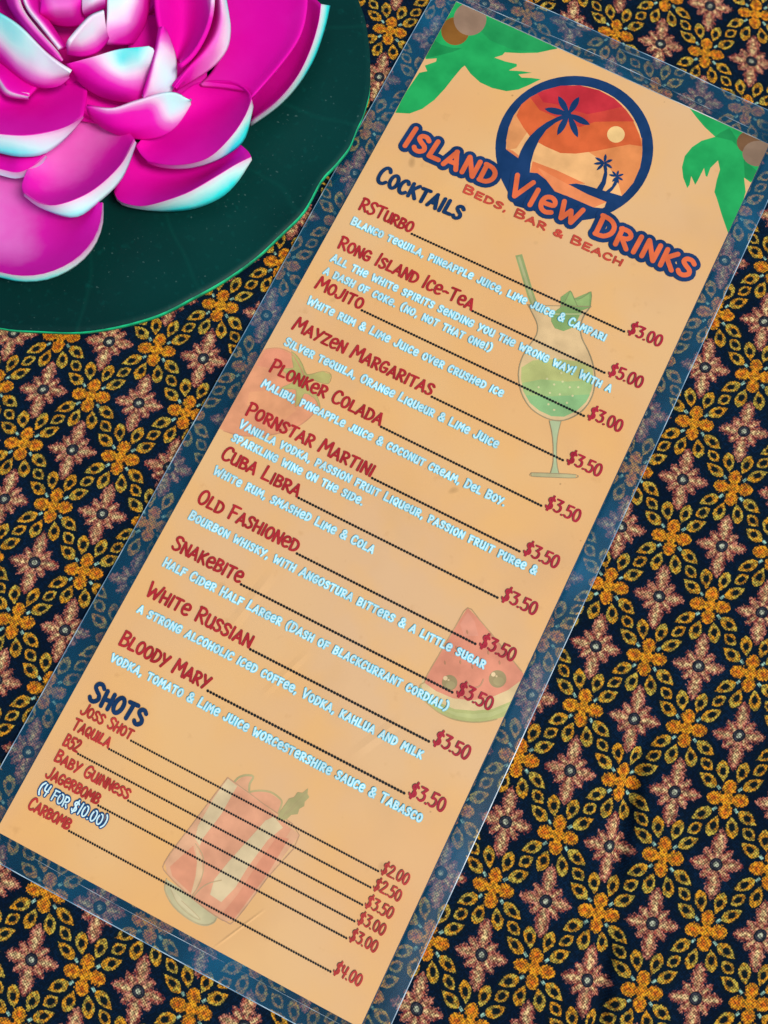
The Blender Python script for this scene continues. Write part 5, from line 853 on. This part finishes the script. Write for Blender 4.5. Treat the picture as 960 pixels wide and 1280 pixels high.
def petal_mesh(rows, name=''):
    NC = 25; grid = []
    for pts, tint in rows:
        rs = resample([tuple(p) for p in pts], NC)
        rs = [rs[i] + ((tint[0] if len(tint) == 1 else tint[min(len(tint) - 1, int(i / (NC - 1) * (len(tint) - 1)))] * (1 - (i / (NC - 1) * (len(tint) - 1)) % 1) + tint[min(len(tint) - 1, int(i / (NC - 1) * (len(tint) - 1)) + 1)] * ((i / (NC - 1) * (len(tint) - 1)) % 1)),) for i in range(NC)]
        grid.append(rs)
    rim = name in RIMMED
    if rim:
        for c in range(NC): grid[-2][c] = grid[-2][c][:3] + (min(grid[-2][c][3] * 0.3, 0.14),)
        cols = []
        for c in range(NC):
            col = catmull([grid[r][c] for r in range(len(grid) - 1)], 6); a, b_ = grid[-2][c], grid[-1][c]
            for f, tf in ((0.06, 0.62), (0.3, 0.8), (0.55, 0.9), (0.8, 1.0), (1.0, 1.0)):
                bulge = 0.0 * math.sin(math.pi * f) * min(1.0, math.dist(a[:3], b_[:3]) / 4)
                col.append((a[0] + (b_[0] - a[0]) * f, a[1] + (b_[1] - a[1]) * f, a[2] + (b_[2] - a[2]) * f + bulge, a[3] + (b_[3] - a[3]) * tf))
            cols.append(col)
    else: cols = [catmull([grid[r][c] for r in range(len(grid))], 6) for c in range(NC)]
    NR = len(cols[0]); vs = []; tint = []
    for r in range(NR):
        for c in range(NC):
            p = cols[c][r]; vs.append((p[0] * MM, p[1] * MM, p[2] * MM)); tint.append(p[3])
    fs = [(r * NC + c, r * NC + c + 1, (r + 1) * NC + c + 1, (r + 1) * NC + c) for r in range(NR - 1) for c in range(NC - 1)]
    me = mesh('petal', vs, fs, True)
    if sum(p.normal.z * p.area for p in me.polygons) < 0: me.flip_normals()
    if rim:
        rr0 = (len(grid) - 2) * 6; sh_ = me.attributes.new('sharp_edge', 'BOOLEAN', 'EDGE')
        sh_.data.foreach_set('value', [e.vertices[0] // NC == rr0 and e.vertices[1] // NC == rr0 for e in me.edges])
    a = me.attributes.new('tint', 'FLOAT', 'POINT'); a.data.foreach_set('value', [max(0.0, min(1.0, t)) for t in tint])
    return me
def add_petal(me, rot=None, thick=0.0011):
    o = lily_link('petal', me, petm) if rot is None else link('petal', me, None, lily)
    if rot is not None: o.rotation_euler = (0, 0, rot)
    s = o.modifiers.new('foam_thickness', 'SOLIDIFY'); s.thickness = thick; s.offset = -1
    return o
made = {}
for name, rows in PETALS:
    me = petal_mesh(rows, name); made[name] = me; add_petal(me, None, 0.0003 if name in RIMMED else 0.0011)
# petals on the far side of the flower, beyond the edge of the frame
def far_petal(az, L, W, r0, z0, z1, cup):
    ca, sa = math.cos(math.radians(az)), math.sin(math.radians(az)); rows = []
    for t in (-1.0, -0.6, 0.0, 0.6, 1.0):
        row = []
        for k in range(6):
            q = k / 5.0; w = W / 2 * math.sin(math.pi * min(1, 0.16 + 0.84 * q)) ** 0.6
            a = r0 + L * q - abs(t) * 0.0; z = z0 + (z1 - z0) * q ** 1.6 + cup * t * t * math.sin(math.pi * min(1.0, q + 0.1)) 
            row.append((HEART[0] + a * ca - t * w * sa, HEART[1] + a * sa + t * w * ca, z))
        rows.append((row, [0.3, 0.05, 0.0, 0.15, 0.6, 0.95]))
    me = petal_mesh(rows)
    me.attributes.remove(me.attributes['tint']); n = len(me.vertices); a = me.attributes.new('tint', 'FLOAT', 'POINT')
    a.data.foreach_set('value', [max(0.0, ((v.index % 25) / 24.0 - 0.72) * 3.2) for v in me.vertices])
    return me
for az in (62, 102, 142, 180): add_petal(far_petal(az, 50, 44, 12, 6, 15, 7))
for az in (80, 122, 160): add_petal(far_petal(az, 36, 36, 9, 13, 25, 8))
for az in (98, 140, 172): add_petal(far_petal(az, 20, 24, 5, 22, 36, 7))
def heart():
    m, b = newmat('flower_heart_foam', 0.5, 0.3); c = mixc(step(nz(120.0, 2.0), 0.4, 0.6), (0.55, 0.003, 0.22, 1), (0.7, 0.004, 0.3, 1)); m.node_tree.links.new(c, b.inputs['Base Color'])
    vs = []; N = 28; prof = [(24, 4.0), (23, 7), (20, 13), (16, 18), (12, 22), (8, 25), (4, 26)]
    for r, z in prof:
        for i in range(N):
            a = 2 * math.pi * i / N; k = 1 + 0.06 * math.sin(5 * a + z)
            vs.append(((HEART[0] + r * k * math.cos(a)) * MM, (HEART[1] + r * k * math.sin(a)) * MM, z * MM))
    vs.append((HEART[0] * MM, HEART[1] * MM, 26.3 * MM))
    fs = [(k * N + i, k * N + (i + 1) % N, (k + 1) * N + (i + 1) % N, (k + 1) * N + i) for k in range(len(prof) - 1) for i in range(N)]
    fs += [((len(prof) - 1) * N + i, (len(prof) - 1) * N + (i + 1) % N, len(vs) - 1) for i in range(N)]
    lily_link('flower_heart', mesh('flower_heart', vs, fs, True), m)
heart()
